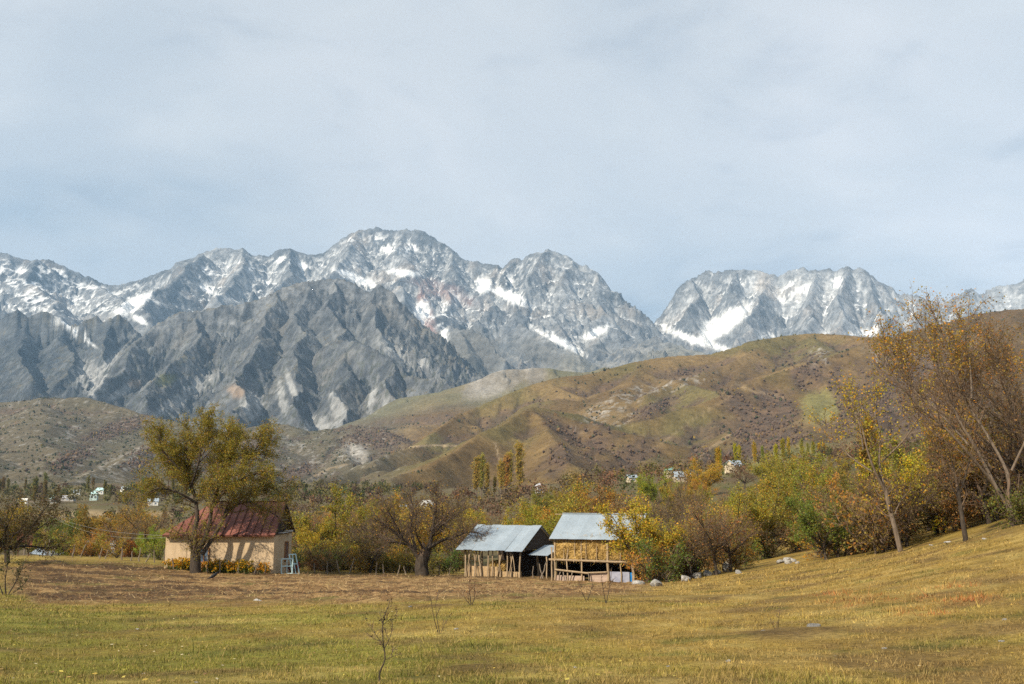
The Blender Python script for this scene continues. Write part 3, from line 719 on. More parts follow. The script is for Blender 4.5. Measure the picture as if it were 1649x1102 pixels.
# ---- grass: blades thinned out with distance
rg = np.random.RandomState(5)
NBL = 380000
pxs = rg.uniform(-120, 1769, NBL)
t = rg.rand(NBL)
rr = 8.0 * (75 / 8.0) ** (t ** 1.15)
azs = np.arctan((pxs - CX) / (F_PX * 0.99))
bx, by = rr * np.sin(azs), rr * np.cos(azs)
zb = zones(bx, by)
edge = np.interp(zb['px'], [0, 130, 270, 440, 690, 1010, 1160, 1330, 1470, 1555, 1649, 2000], [76, 75, 74, 70, 71, 62, 54, 51, 46, 40, 38, 36])
clump = fbm(bx / 0.45, by / 0.45, 3, 84)
keep = (rr < edge + 1.5) & (rg.rand(NBL) < 0.35 + 0.9 * smooth(-0.3, 0.25, clump)) & (rg.rand(NBL) > zb['soil'] * 0.8)
bx, by, rr, clump = bx[keep], by[keep], rr[keep], clump[keep]; zb = {k: v[keep] for k, v in zb.items()}
n = len(bx)
bz = ground(bx, by) - 0.01
hgt = (0.020 + 0.034 * rg.rand(n) ** 1.5) * (1 + 1.3 * clump + 0.6 * zb['n1'] + 0.7 * zb['n5']) * (1 + 0.9 * smooth(15, 60, rr)) * (1 + 1.6 * zb['weeds'] + 0.5 * zb['mound'])
hgt = np.maximum(np.where(rg.rand(n) < 0.025, hgt * 2.8, hgt), 0.012)
hgt = hgt * (1 - 0.35 * zb['mown'])
wid = np.maximum(0.0035 + 0.003 * rg.rand(n), 0.00042 * rr) * (1 + 0.5 * rg.rand(n))
ang = rg.rand(n) * 2 * np.pi; lean = rg.uniform(0.1, 1.1, n) + 0.8 * zb['mown'] * rg.rand(n)
la = rg.rand(n) * 2 * np.pi
dx, dy = np.cos(ang) * wid, np.sin(ang) * wid
tip = np.stack([bx + np.cos(la) * hgt * np.sin(lean), by + np.sin(la) * hgt * np.sin(lean), bz + hgt * np.cos(lean)], -1)
V = np.stack([np.stack([bx - dx, by - dy, bz], -1), np.stack([bx + dx, by + dy, bz], -1), tip], 1).reshape(-1, 3)
c = field_tint(zb) * rg.uniform(0.5, 1.75, (n, 1)) * (1 + 0.9 * np.clip(clump, -0.5, 0.6) + 0.35 * zb['n2'])[:, None]  # shade between clumps put into the blade colour: gaps darker, clumps brighter
dry = rg.rand(n) < 0.30 + 0.2 * (1 - zb['green'])
c = np.where(dry[:, None], lerp(c, np.tile(rgb(0.36, 0.255, 0.095), (n, 1)), rg.uniform(0.4, 0.95, n)), lerp(c, np.tile(rgb(0.17, 0.18, 0.03), (n, 1)), 0.45 * zb['green'] * rg.rand(n)))
c = lerp(c, np.tile(rgb(0.42, 0.13, 0.04), (n, 1)), zb['weeds'] * (rg.rand(n) < 0.5) * 0.85)
def leafy(name, rough=0.6, trans=0.35):
    m = Mat(name); cc = m.attr('tint')
    m.color(cc).set('Roughness', rough)
    tr = m.n.new('ShaderNodeBsdfTranslucent'); m.l.new(cc, tr.inputs['Color'])
    mx = m.n.new('ShaderNodeMixShader'); mx.inputs[0].default_value = trans
    m.l.new(m.b.outputs[0], mx.inputs[1]); m.l.new(tr.outputs[0], mx.inputs[2]); m.l.new(mx.outputs[0], m.out.inputs['Surface'])
    return m
blade_m = leafy('grass_blades', 0.7, 0.3)
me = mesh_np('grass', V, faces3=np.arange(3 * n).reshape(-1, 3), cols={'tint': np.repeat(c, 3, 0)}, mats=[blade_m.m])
tag(link(bpy.data.objects.new('grass', me)), 'short dry and green grass growing over the meadow', 'grass', kind='stuff')
# ------------------------------------------------------------------ scrub and far woods on the hillsides
_ph = (1 + 5 ** 0.5) / 2
ICO_V = np.array([(-1,_ph,0),(1,_ph,0),(-1,-_ph,0),(1,-_ph,0),(0,-1,_ph),(0,1,_ph),(0,-1,-_ph),(0,1,-_ph),(_ph,0,-1),(_ph,0,1),(-_ph,0,-1),(-_ph,0,1)], np.float32) / math.sqrt(1 + _ph * _ph)
ICO_F = np.array([(0,11,5),(0,5,1),(0,1,7),(0,7,10),(0,10,11),(1,5,9),(5,11,4),(11,10,2),(10,7,6),(7,1,8),(3,9,4),(3,4,2),(3,2,6),(3,6,8),(3,8,9),(4,9,5),(2,4,11),(6,2,10),(8,6,7),(9,8,1)], np.int32)
def blobs(P, rad, hgt, tint, rg, rough=0.35):
    n = len(P)
    V = ICO_V[None] * (1 + rg.uniform(-rough, rough, (n, 12, 1)))
    a = rg.rand(n) * 6.28; ca, sa = np.cos(a)[:, None], np.sin(a)[:, None]
    V = np.stack([V[..., 0] * ca - V[..., 1] * sa, V[..., 0] * sa + V[..., 1] * ca, V[..., 2]], -1)
    V = V * np.stack([rad, rad, hgt], -1)[:, None] + P[:, None] + np.stack([0 * hgt, 0 * hgt, hgt * 0.55], -1)[:, None]
    F = ICO_F[None] + (np.arange(n) * 12)[:, None, None]
    T = np.repeat(tint[:, None], 12, 1) * rg.uniform(0.7, 1.35, (n, 12, 1))
    return V.reshape(-1, 3), F.reshape(-1, 3), T.reshape(-1, 3)
scrub_m = Mat('scrub_foliage')
_c = scrub_m.attr('tint'); _n1 = scrub_m.noise(0.9, 4, 0.7, scrub_m.pos())
scrub_m.color(scrub_m.mix(1.0, _c, scrub_m.ramp(_n1, [(0.3, 0.5), (0.5, 1.0), (0.7, 1.5)]), 'MULTIPLY')).set('Roughness', 0.95).set('Specular IOR Level', 0.1)
scrub_m.bump(_n1, 1.0, 0.8)
rg = np.random.RandomState(11)
H = HILL
flat = lambda k: H[k].ravel()
vis = (flat('PX') > -120) & (flat('PX') < 1770) & (flat('PY') < 805) & (ground(flat('X'), flat('Y'), False) < flat('Z') - 1.0)
rr = np.hypot(flat('X'), flat('Y'))
w_area = rr * np.gradient(np.hypot(H['X'], H['Y']), axis=0).ravel() * vis
def scatter(weight, n):
    w = weight * w_area; w = w / w.sum()
    k = rg.choice(len(w), n, p=w)
    j = rg.uniform(-0.5, 0.5, (n, 2)) * 8
    return k, np.stack([flat('X')[k] + j[:, 0], flat('Y')[k] + j[:, 1], flat('Z')[k]], -1)
near = smooth(2900, 2000, rr)
# junipers dotted over the turf, thicker towards the west and along the crest
n_bush = 8000
spots = smooth(-0.05, 0.35, fbm(flat('X') / 90, flat('Y') / 90, 4, 101))
wgt = (0.05 + spots * 0.9) * (1 - flat('glade')) * (0.6 + 0.6 * flat('west')) * smooth(3300, 3000, rr)
k, P = scatter(wgt, n_bush)
sz = rg.uniform(0.45, 1.0, n_bush) ** 1.6 * 2.4 * (1 + 0.5 * (rg.rand(n_bush) < 0.12)) * smooth(200, 2200, rr[k]).clip(0.55, 1)
kind = rg.rand(n_bush)
tint = np.where((kind < 0.62)[:, None], rgb(0.055, 0.060, 0.032), np.where((kind < 0.85)[:, None], rgb(0.085, 0.062, 0.045), rgb(0.12, 0.10, 0.035))) * rg.uniform(0.7, 1.3, (n_bush, 1))
b1 = blobs(P, sz, sz * rg.uniform(0.7, 1.35, n_bush), tint, rg)
# leafless brown woods in the gullies
n_wood = 14000
wgt = np.clip(flat('wood') * 1.0 + 0.30 * flat('shrub') * smooth(0.3, 0.8, flat('shrub')), 0, 1) ** 1.5 * smooth(3200, 2900, rr)
k, P = scatter(wgt, n_wood)
sz = rg.uniform(0.8, 2.6, n_wood) * smooth(200, 1500, rr[k]).clip(0.6, 1)
kind = rg.rand(n_wood)
tint = np.where((kind < 0.72)[:, None], rgb(0.105, 0.072, 0.054), np.where((kind < 0.88)[:, None], rgb(0.14, 0.088, 0.045), np.where((kind < 0.95)[:, None], rgb(0.06, 0.062, 0.032), rgb(0.16, 0.11, 0.03)))) * rg.uniform(0.75, 1.3, (n_wood, 1))
b2 = blobs(P, sz, sz * rg.uniform(0.8, 1.4, n_wood), tint, rg)
def join(bs):
    V, F, T, o = [], [], [], 0
    for v, f, t in bs:
        V.append(v); F.append(f + o); T.append(t); o += len(v)
    return np.concatenate(V), np.concatenate(F), np.concatenate(T)
V, F, T = join([b1])
tag(link(bpy.data.objects.new('hillside_scrub', mesh_np('hillside_scrub', V, faces3=F, cols={'tint': T}, mats=[scrub_m.m]))), 'dark junipers and low scrub dotted over the dry foothills', 'scrub', kind='stuff')
V, F, T = join([b2])
tag(link(bpy.data.objects.new('gully_woods', mesh_np('gully_woods', V, faces3=F, cols={'tint': T}, mats=[scrub_m.m]))), 'leafless brown woods filling the gullies of the foothills', 'woods', kind='stuff')

# ------------------------------------------------------------------ far trees of the valley that run together into woods
def far_woods(name, label, zonesn, seed):
    rg = np.random.RandomState(seed); Vs, Fs, Ts, o = [], [], [], 0
    for n, px0, px1, Y0, Y1, hs, cols_ in zonesn:
        for i in range(n):
            px = rg.uniform(px0, px1); Y = Y0 * (Y1 / Y0) ** rg.rand()
            p = at(px, 800, Y); z = gz(p[0], p[1]); h = rg.uniform(*hs); w = h * rg.uniform(0.30, 0.48)
            c = np.array(cols_[rg.randint(len(cols_))]) * rg.uniform(0.75, 1.25)
            m = 90; k = rg.randint(3, 6)
            cen = np.stack([rg.normal(0, 0.45, k) * w, rg.normal(0, 0.45, k) * w, h * rg.uniform(0.35, 0.85, k)], -1)
            q = cen[rg.randint(0, k, m)] + rg.normal(0, 1, (m, 3)) * np.array([w * 0.42, w * 0.42, h * 0.17])
            q[:, 2] = np.clip(q[:, 2], 0.05 * h, None)
            q += np.array([p[0], p[1], z])
            s = np.maximum(0.30, 0.0011 * Y) * rg.uniform(0.6, 1.4, m)
            u = rg.normal(0, 1, (m, 3)); u /= np.linalg.norm(u, axis=1, keepdims=True)
            v = np.cross(u, rg.normal(0, 1, (m, 3))); v /= np.linalg.norm(v, axis=1, keepdims=True)
            V = np.stack([q - u * s[:, None], q + v * s[:, None] * 0.6, q + u * s[:, None], q - v * s[:, None] * 0.6], 1).reshape(-1, 3)
            Vs.append(V); Fs.append(np.arange(4 * m).reshape(-1, 4) + o); o += 4 * m
            Ts.append(np.repeat(c[None] * rg.uniform(0.6, 1.4, (m, 1)), 4, 0))
    me = mesh_np(name, np.concatenate(Vs), np.concatenate(Fs), cols={'tint': np.concatenate(Ts)}, mats=[blade_m.m])
    return tag(link(bpy.data.objects.new(name, me)), label, 'woods', kind='stuff')
fB, fR, fO, fG, fY, fN = (0.125, 0.082, 0.050), (0.17, 0.085, 0.045), (0.12, 0.105, 0.03), (0.19, 0.13, 0.03), (0.24, 0.19, 0.03), (0.07, 0.085, 0.025)
far_woods('valley_woods', 'mixed brown and yellow trees crowding the valley floor behind the farm', [
 (120, -150, 470, 250, 420, (3.5, 6.0), [fO, fG, fB, fY, fN, fB]), (70, 440, 700, 230, 520, (4, 7), [fB, fO, fG, fB, fR]), (130, 560, 1010, 230, 470, (4, 7), [fB, fB, fR, fO, fG]),
 (170, 980, 1800, 200, 430, (4, 7), [fB, fB, fO, fR, fG, fN]), (90, 1330, 1800, 300, 650, (5, 8), [fB, fR, fB, fO])], 5)
far_woods('village_woods', 'pale trees and gardens around the far village houses', [(230, -150, 620, 600, 960, (5, 10), [(0.15, 0.125, 0.05), (0.13, 0.12, 0.045), fB, fN, (0.17, 0.14, 0.04)]), (60, 380, 700, 560, 900, (4, 8), [fB, fN, fO])], 6)
# ------------------------------------------------------------------ trees
bark_m = Mat('bark')
_n1 = bark_m.noise(14, 5, 0.65, stretch=(1, 1, 0.22)); _n2 = bark_m.noise(1.5, 3)
bark_m.color(bark_m.mix(bark_m.ramp(_n2, [(0.35, 0.0), (0.65, 1.0)]), bark_m.ramp(_n1, [(0.3, (0.020, 0.016, 0.013)), (0.55, (0.055, 0.042, 0.032)), (0.75, (0.10, 0.082, 0.065))]),
                        bark_m.ramp(_n1, [(0.3, (0.028, 0.022, 0.017)), (0.6, (0.075, 0.057, 0.042)), (0.8, (0.14, 0.115, 0.09))])))
bark_m.set('Roughness', 0.95).bump(_n1, 0.8, 0.03)
pale_bark_m = Mat('pale_bark')
_n1 = pale_bark_m.noise(12, 5, 0.65, stretch=(1, 1, 0.25))
pale_bark_m.color(pale_bark_m.ramp(_n1, [(0.3, (0.075, 0.055, 0.040)), (0.55, (0.165, 0.125, 0.092)), (0.75, (0.27, 0.22, 0.17))])).set('Roughness', 0.9).bump(_n1, 0.6, 0.02)
twig_m = Mat('twigs')
twig_m.color(twig_m.mix(twig_m.objinfo('Random'), (0.10, 0.070, 0.050), (0.155, 0.105, 0.070))).set('Roughness', 0.9)
def leaf_material(name, trans=0.42):
    m = Mat(name)
    c = m.mix(1.0, m.attr('tint'), m.objinfo('Color'), 'MULTIPLY')
    m.color(c).set('Roughness', 0.55).set('Specular IOR Level', 0.3)
    tr = m.n.new('ShaderNodeBsdfTranslucent'); m.l.new(c, tr.inputs['Color'])
    mx = m.n.new('ShaderNodeMixShader'); mx.inputs[0].default_value = trans
    m.l.new(m.b.outputs[0], mx.inputs[1]); m.l.new(tr.outputs[0], mx.inputs[2]); m.l.new(mx.outputs[0], m.out.inputs['Surface'])
    return m
leaf_m = leaf_material('leaves')

def unit(v): return v / (np.linalg.norm(v) + 1e-9)
def stem(rg, p, d, length, r0, r1, n=5, wander=0.18, lift=0.0):
    """a wandering tapered branch"""
    P = [np.array(p, float)]; d = unit(np.array(d, float))
    for i in range(n):
        d = unit(d + rg.normal(0, wander, 3) + np.array([0, 0, lift]))
        P.append(P[-1] + d * length / n)
    return np.array(P), np.linspace(r0, r1, n + 1)
def along(P, t):
    s = np.concatenate([[0], np.cumsum(np.linalg.norm(np.diff(P, axis=0), axis=1))]); s /= s[-1]
    q = np.array([np.interp(t, s, P[:, k]) for k in range(3)])
    i = min(np.searchsorted(s, t, 'right'), len(P) - 1)
    return q, unit(P[i] - P[i - 1])
def side_dir(rg, d, ang):
    """a direction leaning `ang` away from d, anywhere around it"""
    a = unit(np.cross(d, rg.normal(0, 1, 3)))
    return unit(d * math.cos(ang) + a * math.sin(ang))
def tubes(stems, sides):
    """all given stems as tapered tubes"""
    V, F, o = [], [], 0
    a = np.arange(sides) * 2 * np.pi / sides
    for P, r in stems:
        n = len(P)
        T = np.gradient(P, axis=0); T /= np.linalg.norm(T, axis=1, keepdims=True) + 1e-9
        ref = np.array([0.0, 0, 1]) if abs(T[0][2]) < 0.8 else np.array([1.0, 0, 0])
        U = np.cross(T, ref); U /= np.linalg.norm(U, axis=1, keepdims=True) + 1e-9
        W = np.cross(T, U)
        ring = P[:, None] + r[:, None, None] * (np.cos(a)[None, :, None] * U[:, None] + np.sin(a)[None, :, None] * W[:, None])
        V.append(ring.reshape(-1, 3))
        i = np.arange(n - 1)[:, None] * sides + np.arange(sides)[None]; j = np.arange(n - 1)[:, None] * sides + (np.arange(sides)[None] + 1) % sides
        F.append((np.stack([i, j, j + sides, i + sides], -1) + o).reshape(-1, 4)); o += n * sides
    return np.concatenate(V), np.concatenate(F)
LEAF_HUES = np.array([(1, 1, 1), (1, 1, 1), (1.3, 1.12, 0.75), (0.62, 0.72, 0.75), (1.35, 0.85, 0.55), (0.8, 0.95, 0.9)])
def leaves_mesh(rg, C, size, droop=0.0):
    n = len(C)
    u = rg.normal(0, 1, (n, 3)); u[:, 2] -= droop; u /= np.linalg.norm(u, axis=1, keepdims=True)
    w = rg.normal(0, 1, (n, 3)); w = np.cross(u, w); w /= np.linalg.norm(w, axis=1, keepdims=True) + 1e-9
    s = (size * rg.uniform(0.6, 1.35, n))[:, None]
    V = np.stack([C - u * s * 0.5, C + w * s * 0.30, C + u * s * 0.5, C - w * s * 0.30], 1).reshape(-1, 3)
    T = LEAF_HUES[rg.randint(0, len(LEAF_HUES), n)] * rg.uniform(0.7, 1.3, (n, 1))
    return V, np.arange(4 * n).reshape(-1, 4), np.repeat(T, 4, 0)

def build_tree(name, seed, limbs, n_br=7, br_len=1.3, n_tw=8, tw_len=0.55, n_lf=22, lf_size=0.10, wander=0.2, lift=0.06, br_ang=0.9, t0=0.25, tw_r=0.007, keep=None, bark=None, lf_spread=0.09, leaf_bias=None, tw_lift=0.03):
    """limbs: [(points, radii)], the woody frame; branches, twigs and leaves grow on it. returns meshes for trunk and crown"""
    rg = np.random.RandomState(seed)
    br, tw, C = [], [], []
    for li, (P, r) in enumerate(limbs):
        L = np.linalg.norm(np.diff(P, axis=0), axis=1).sum()
        nb = max(2, int(round(n_br * L / 3.0)))
        for k in range(nb):
            t = t0 + (1 - t0) * (k + rg.rand()) / nb
            if li == 0 and t < 0.45 and len(limbs) > 1: continue
            q, d = along(P, t)
            rad = np.interp(t, np.linspace(0, 1, len(r)), r)
            ln = br_len * rg.uniform(0.6, 1.3) * (1.15 - 0.5 * t)
            b = stem(rg, q, side_dir(rg, d, br_ang * rg.uniform(0.6, 1.2)), ln, min(rad * 0.55, 0.022 + 0.014 * ln), tw_r * 1.1, 5, wander, lift)
            br.append(b)
        br.append(stem(rg, P[-1], unit(P[-1] - P[-2]), br_len * 0.7, r[-1], tw_r, 5, wander, lift))
    for P, r in br:
        L = np.linalg.norm(P[-1] - P[0])
        nt = max(2, int(round(n_tw * (0.5 + 0.5 * L / br_len))))
        for k in range(nt):
            t = 0.18 + 0.82 * (k + rg.rand()) / nt
            q, d = along(P, min(t, 0.99))
            w = stem(rg, q, side_dir(rg, d, rg.uniform(0.4, 1.1)), tw_len * rg.uniform(0.5, 1.4), tw_r, tw_r * 0.5, 3, wander * 1.2, tw_lift)
            tw.append(w)
            m = n_lf * rg.uniform(0.3, 1.7)
            if leaf_bias is not None: m = m * leaf_bias(q)
            m = int(m)
            if m > 0:
                tt = rg.uniform(0.15, 1.05, m)
                s = np.linspace(0, 1, len(w[0]))
                pts = np.stack([np.interp(tt, s, w[0][:, a]) for a in range(3)], -1) + rg.normal(0, lf_spread, (m, 3))
                C.append(pts)
    V1, F1 = tubes([l for l in limbs], 7)
    trunk = mesh_np(name + '_trunk', V1, F1, smooth_shade=True, mats=[bark or bark_m.m])
    Vb, Fb = tubes(br, 4); Vt, Ft = tubes(tw, 3)
    o1 = len(Vb); o2 = o1 + len(Vt)
    if C:
        Vl, Fl, Tl = leaves_mesh(rg, np.concatenate(C), lf_size)
        V = np.concatenate([Vb, Vt, Vl]); F = np.concatenate([Fb, Ft + o1, Fl + o2])
        T = np.concatenate([np.ones((o2, 3)), Tl]); mi = np.concatenate([np.zeros(len(Fb) + len(Ft)), np.ones(len(Fl))])
    else:
        V = np.concatenate([Vb, Vt]); F = np.concatenate([Fb, Ft + o1]); T = np.ones((o2, 3)); mi = np.zeros(len(F))
    crown = mesh_np(name + '_crown', V, F, cols={'tint': T}, mats=[twig_m.m, leaf_m.m], mat_idx=mi)
    return trunk, crown
def plant(name, meshes, loc, label, cat='tree', group=None, color=(0.2, 0.2, 0.05), rz=0.0, scale=1.0, sz=1.0):
    o = empty(name, loc, rz)
    o.scale = (scale, scale, scale * sz)
    t = link(bpy.data.objects.new('trunk', meshes[0]), o)
    c = link(bpy.data.objects.new('crown', meshes[1]), o)
    c.color = (*color, 1); t.color = (*color, 1)
    return tag(o, label, cat, group)
def frame_px(base, k, lines, seed, depth=1.0):
    """limbs traced as photo offsets from the base (right, up, away in metres), k metres per pixel"""
    rg = np.random.RandomState(seed); out = []
    for pts, r0, r1 in lines:
        P = np.array([(a * k, (c[0] if c else 0.0), b * k) for a, b, *c in pts], float)
        # denser and slightly crooked
        t = np.linspace(0, 1, len(P)); tt = np.linspace(0, 1, (len(P) - 1) * 3 + 1)
        Q = np.stack([np.interp(tt, t, P[:, i]) for i in range(3)], -1)
        Q[1:-1] += rg.normal(0, 0.25 * k * 10 * 0.3, (len(Q) - 2, 3)) * min(1.0, r0 * 6)
        Q[1:-1] = 0.5 * Q[1:-1] + 0.25 * (Q[:-2] + Q[2:])
        out.append((Q, r1 + (r0 - r1) * np.linspace(1, 0, len(Q)) ** 1.25))
    return out
def auto_frame(seed, height, spread, trunk_h, n_limb, r0=0.14, lean=(0, 0), up=0.9, stems=1):
    """a trunk that breaks into spreading limbs"""
    rg = np.random.RandomState(seed); out = []
    for s in range(stems):
        d0 = unit(np.array([lean[0] + (rg.normal(0, 0.28) if stems > 1 else 0), lean[1] + (rg.normal(0, 0.28) if stems > 1 else 0), 1.0]))
        base = np.array([rg.normal(0, 0.14), rg.normal(0, 0.14), -0.15]) if stems > 1 else np.array([0, 0, -0.15])
        tr = stem(rg, base, d0, trunk_h + 0.15, r0 / math.sqrt(stems), r0 * 0.72 / math.sqrt(stems), 5, 0.07, 0.03)
        tr[1][0] *= 1.35
        out.append(tr)
        nl = max(2, n_limb // stems)
        for k in range(nl):
            a = 2 * math.pi * (k + rg.uniform(-0.3, 0.3)) / nl + s
            el = rg.uniform(0.35, 1.0) * up
            d = np.array([math.cos(a), math.sin(a), math.tan(el)])
            q, _ = along(tr[0], rg.uniform(0.72, 1.0))
            ln = rg.uniform(0.75, 1.1) * (spread * math.cos(el) + (height - trunk_h) * math.sin(el)) * 0.72
            out.append(stem(rg, q, d, ln, r0 * 0.5 / math.sqrt(stems), 0.018, 7, 0.13, 0.06))
    return out

# ---- colours of foliage
OLIVE, YGREEN, YELLOW, GOLD, ORANGE, GREEN, BROWN, RUST = (0.22, 0.19, 0.032), (0.27, 0.255, 0.030), (0.44, 0.33, 0.028), (0.37, 0.24, 0.035), (0.36, 0.185, 0.035), (0.11, 0.15, 0.024), (0.22, 0.145, 0.050), (0.25, 0.15, 0.045)

# ---- single trees that stand out
k66 = 66 / F_PX
main_base = on_ground(316, 924, 66)
fr = frame_px(main_base, k66, [
 ([(0,-6),(-1,10),(-3,30),(-2,38)], 0.40, 0.30),
 ([(-3,26),(-9,50),(-1,85),(-6,110,0.2),(-16,135,0.4),(-28,150,0.7),(-30,185,0.9),(-38,215,1.0)], 0.20, 0.035),
 ([(-2,32),(10,48),(20,80,-0.4),(24,110,-0.5),(36,140,-0.7),(40,175,-0.6),(52,205,-0.5)], 0.19, 0.035),
 ([(8,30),(24,60,0.5),(40,95,0.6),(55,108,0.8),(78,112,1.0),(100,100,1.0),(120,88,0.9)], 0.15, 0.03),
 ([(-8,112),(-30,128,-0.8),(-58,134,-1.2),(-80,122,-1.3)], 0.09, 0.025),
 ([(-1,90),(-28,150,1.4),(-55,172,1.8),(-70,190,2.0)], 0.09, 0.025),
 ([(24,110),(50,130,-1.4),(80,150,-1.9),(100,155,-2.0)], 0.09, 0.025),
 ([(-16,135),(0,170,-0.7),(8,205,-1.0),(14,235,-1.0)], 0.09, 0.025),
 ([(36,140),(64,170,0.8),(78,195,1.2),(90,215,1.2)], 0.08, 0.025),
 ([(24,112),(20,150,1.8),(28,190,2.2),(20,225,2.3)], 0.08, 0.025),
 ([(40,95),(70,130,1.6),(96,140,2.0),(112,130,2.1)], 0.08, 0.025),
 ([(-30,160),(-58,190,-0.6),(-64,215,-0.8)], 0.07, 0.02),
 ([(12,46),(16,58,-0.5),(24,66,-0.8)], 0.04, 0.02),
 ([(-6,46),(-14,58,-0.4),(-20,62,-0.6)], 0.04, 0.02),
], 3)
T_main = build_tree('spreading_tree', 21, fr, n_br=16, br_len=1.8, n_tw=12, tw_len=0.6, n_lf=22, lf_size=0.085, t0=0.35, leaf_bias=lambda q: 0.35 + 1.1 * min(1.0, max(0.0, (q[2] - 3.2) / 4.0)))
plant('spreading_tree', T_main, main_base, 'big olive-leaved tree with forked trunk standing in front of the red-roofed house', color=(0.25, 0.21, 0.028))

gn_base = on_ground(681, 927, 69); k69 = 69 / F_PX
fr = frame_px(gn_base, k69, [
 ([(0,-6),(-2,12),(-2,26),(0,32)], 0.52, 0.40),
 ([(-4,22),(-16,45,-0.3),(-32,58,-0.5),(-52,74,-0.7),(-70,90,-0.9)], 0.26, 0.04),
 ([(4,22),(10,50,0.3),(14,80,0.4),(20,110,0.5),(18,135,0.5)], 0.25, 0.035),
 ([(-12,40),(-22,75,0.6),(-18,105,0.9),(-26,130,1.0)], 0.15, 0.03),
 ([(8,42),(30,56,-0.4),(54,62,-0.8),(78,72,-1.0),(96,64,-1.0)], 0.16, 0.03),
 ([(-20,48),(-50,52,0.8),(-78,62,1.2),(-100,76,1.3)], 0.13, 0.03),
 ([(12,70),(38,95,0.9),(56,112,1.2)], 0.11, 0.025),
 ([(-32,58),(-50,96,-1.2),(-60,118,-1.4)], 0.10, 0.025),
 ([(12,60),(34,84,-1.6),(60,98,-2.0)], 0.10, 0.025),
 ([(0,40),(-10,70,-1.6),(-6,100,-2.2)], 0.10, 0.025),
 ([(6,44),(16,74,1.8),(30,92,2.6)], 0.10, 0.025),
], 4)
fr = [fr[0]] + [(P, r * 0.8) for P, r in fr[1:]]
T_gnarled = build_tree('gnarled_tree', 22, fr, n_br=22, br_len=1.45, n_tw=17, tw_len=0.65, n_lf=1.1, lf_size=0.09, t0=0.3, wander=0.26, tw_r=0.008)
plant('gnarled_tree', T_gnarled, gn_base, 'dark gnarled low tree with thick trunk and nearly bare spreading crown beside the open shed', color=GOLD)

lt_base = on_ground(1630, 846, 37); k37 = 37 / F_PX
fr = frame_px(lt_base, k37, [
 ([(0,-10),(0,20),(-4,40)], 0.20, 0.17),
 ([(-4,30),(-28,70,-0.2),(-60,130,-0.4),(-84,170,-0.5),(-100,215,-0.5),(-112,270,-0.4),(-128,320,-0.3)], 0.13, 0.03),
 ([(-2,34),(6,90,0.3),(-20,150,0.5),(-50,205,0.6),(-66,260,0.7),(-70,310,0.8),(-84,345,0.9)], 0.12, 0.03),
 ([(-20,60),(-70,110,-0.7),(-110,150,-1.0),(-150,180,-1.2),(-190,225,-1.3),(-215,260,-1.3)], 0.10, 0.025),
 ([(-84,170),(-120,200,0.4),(-150,250,0.7),(-170,290,0.8)], 0.06, 0.02),
 ([(-50,205),(-30,260,0.9),(-30,310,1.2),(-20,345,1.3)], 0.06, 0.02),
 ([(-60,130),(-90,190,0.9),(-130,240,1.3),(-150,300,1.4)], 0.07, 0.02),
 ([(6,90),(30,150,-0.4),(36,220,-0.6),(50,290,-0.7)], 0.08, 0.02),
], 5)
fr = [(P, r * 0.62) for P, r in fr]
T_lean = build_tree('leaning_tree', 23, fr, n_br=15, br_len=1.6, n_tw=12, tw_len=0.55, n_lf=1.8, lf_size=0.085, t0=0.42, wander=0.16, lift=0.10, br_ang=0.75, tw_r=0.0055, bark=pale_bark_m.m, leaf_bias=lambda q: 0.4 + 2.2 * (q[2] > 5.5))
for _px, _Y, _rz, _s, _l in ((1690, 41, 0.35, 0.92, 'rust-twigged leaning tree whose stems stand outside the right border'), (1640, 47, -0.5, 0.9, 'second leaning tree directly behind the tall pale-stemmed one')):
    _p = at(_px, 800, _Y); plant('leaning_tree', T_lean, (_p[0], _p[1], gz(_p[0], _p[1]) - 0.1), _l, color=RUST, rz=_rz, scale=_s, group='leaning bare trees')
plant('leaning_tree', T_lean, lt_base, 'tall pale-stemmed tree leaning in over the meadow with bare rust-brown twigs', color=GOLD)

st_base = on_ground(1452, 886, 45); k45 = 45 / F_PX
fr = frame_px(st_base, k45, [
 ([(0,-8),(-10,40),(-18,85),(-22,100)], 0.15, 0.12),
 ([(-20,92),(-40,125,-0.3),(-52,160,-0.5),(-62,210,-0.6),(-80,240,-0.7)], 0.09, 0.02),
 ([(-21,95),(-24,140,0.4),(-14,185,0.6),(-26,220,0.8),(-20,262,0.8)], 0.085, 0.02),
 ([(-40,125),(-70,150,0.5),(-95,190,0.8),(-110,205,0.9)], 0.05, 0.02),
 ([(-24,140),(10,175,-0.4),(30,210,-0.7),(34,240,-0.8)], 0.05, 0.02),
 ([(-52,160),(-50,215,0.6),(-54,258,0.9)], 0.05, 0.02),
 ([(-12,50),(10,80,0.5),(30,96,0.8)], 0.04, 0.015),
], 6)
fr = [(P, r * 0.8) for P, r in fr]
T_slim = build_tree('slim_tree', 24, fr, n_br=9, br_len=1.3, n_tw=8, tw_len=0.5, n_lf=5.0, lf_size=0.10, t0=0.35, wander=0.18, lift=0.09, tw_r=0.006, bark=pale_bark_m.m)
plant('slim_tree', T_slim, st_base, 'slim forked tree with pale crooked trunk and sparse yellow leaves at the meadow edge', color=YELLOW)

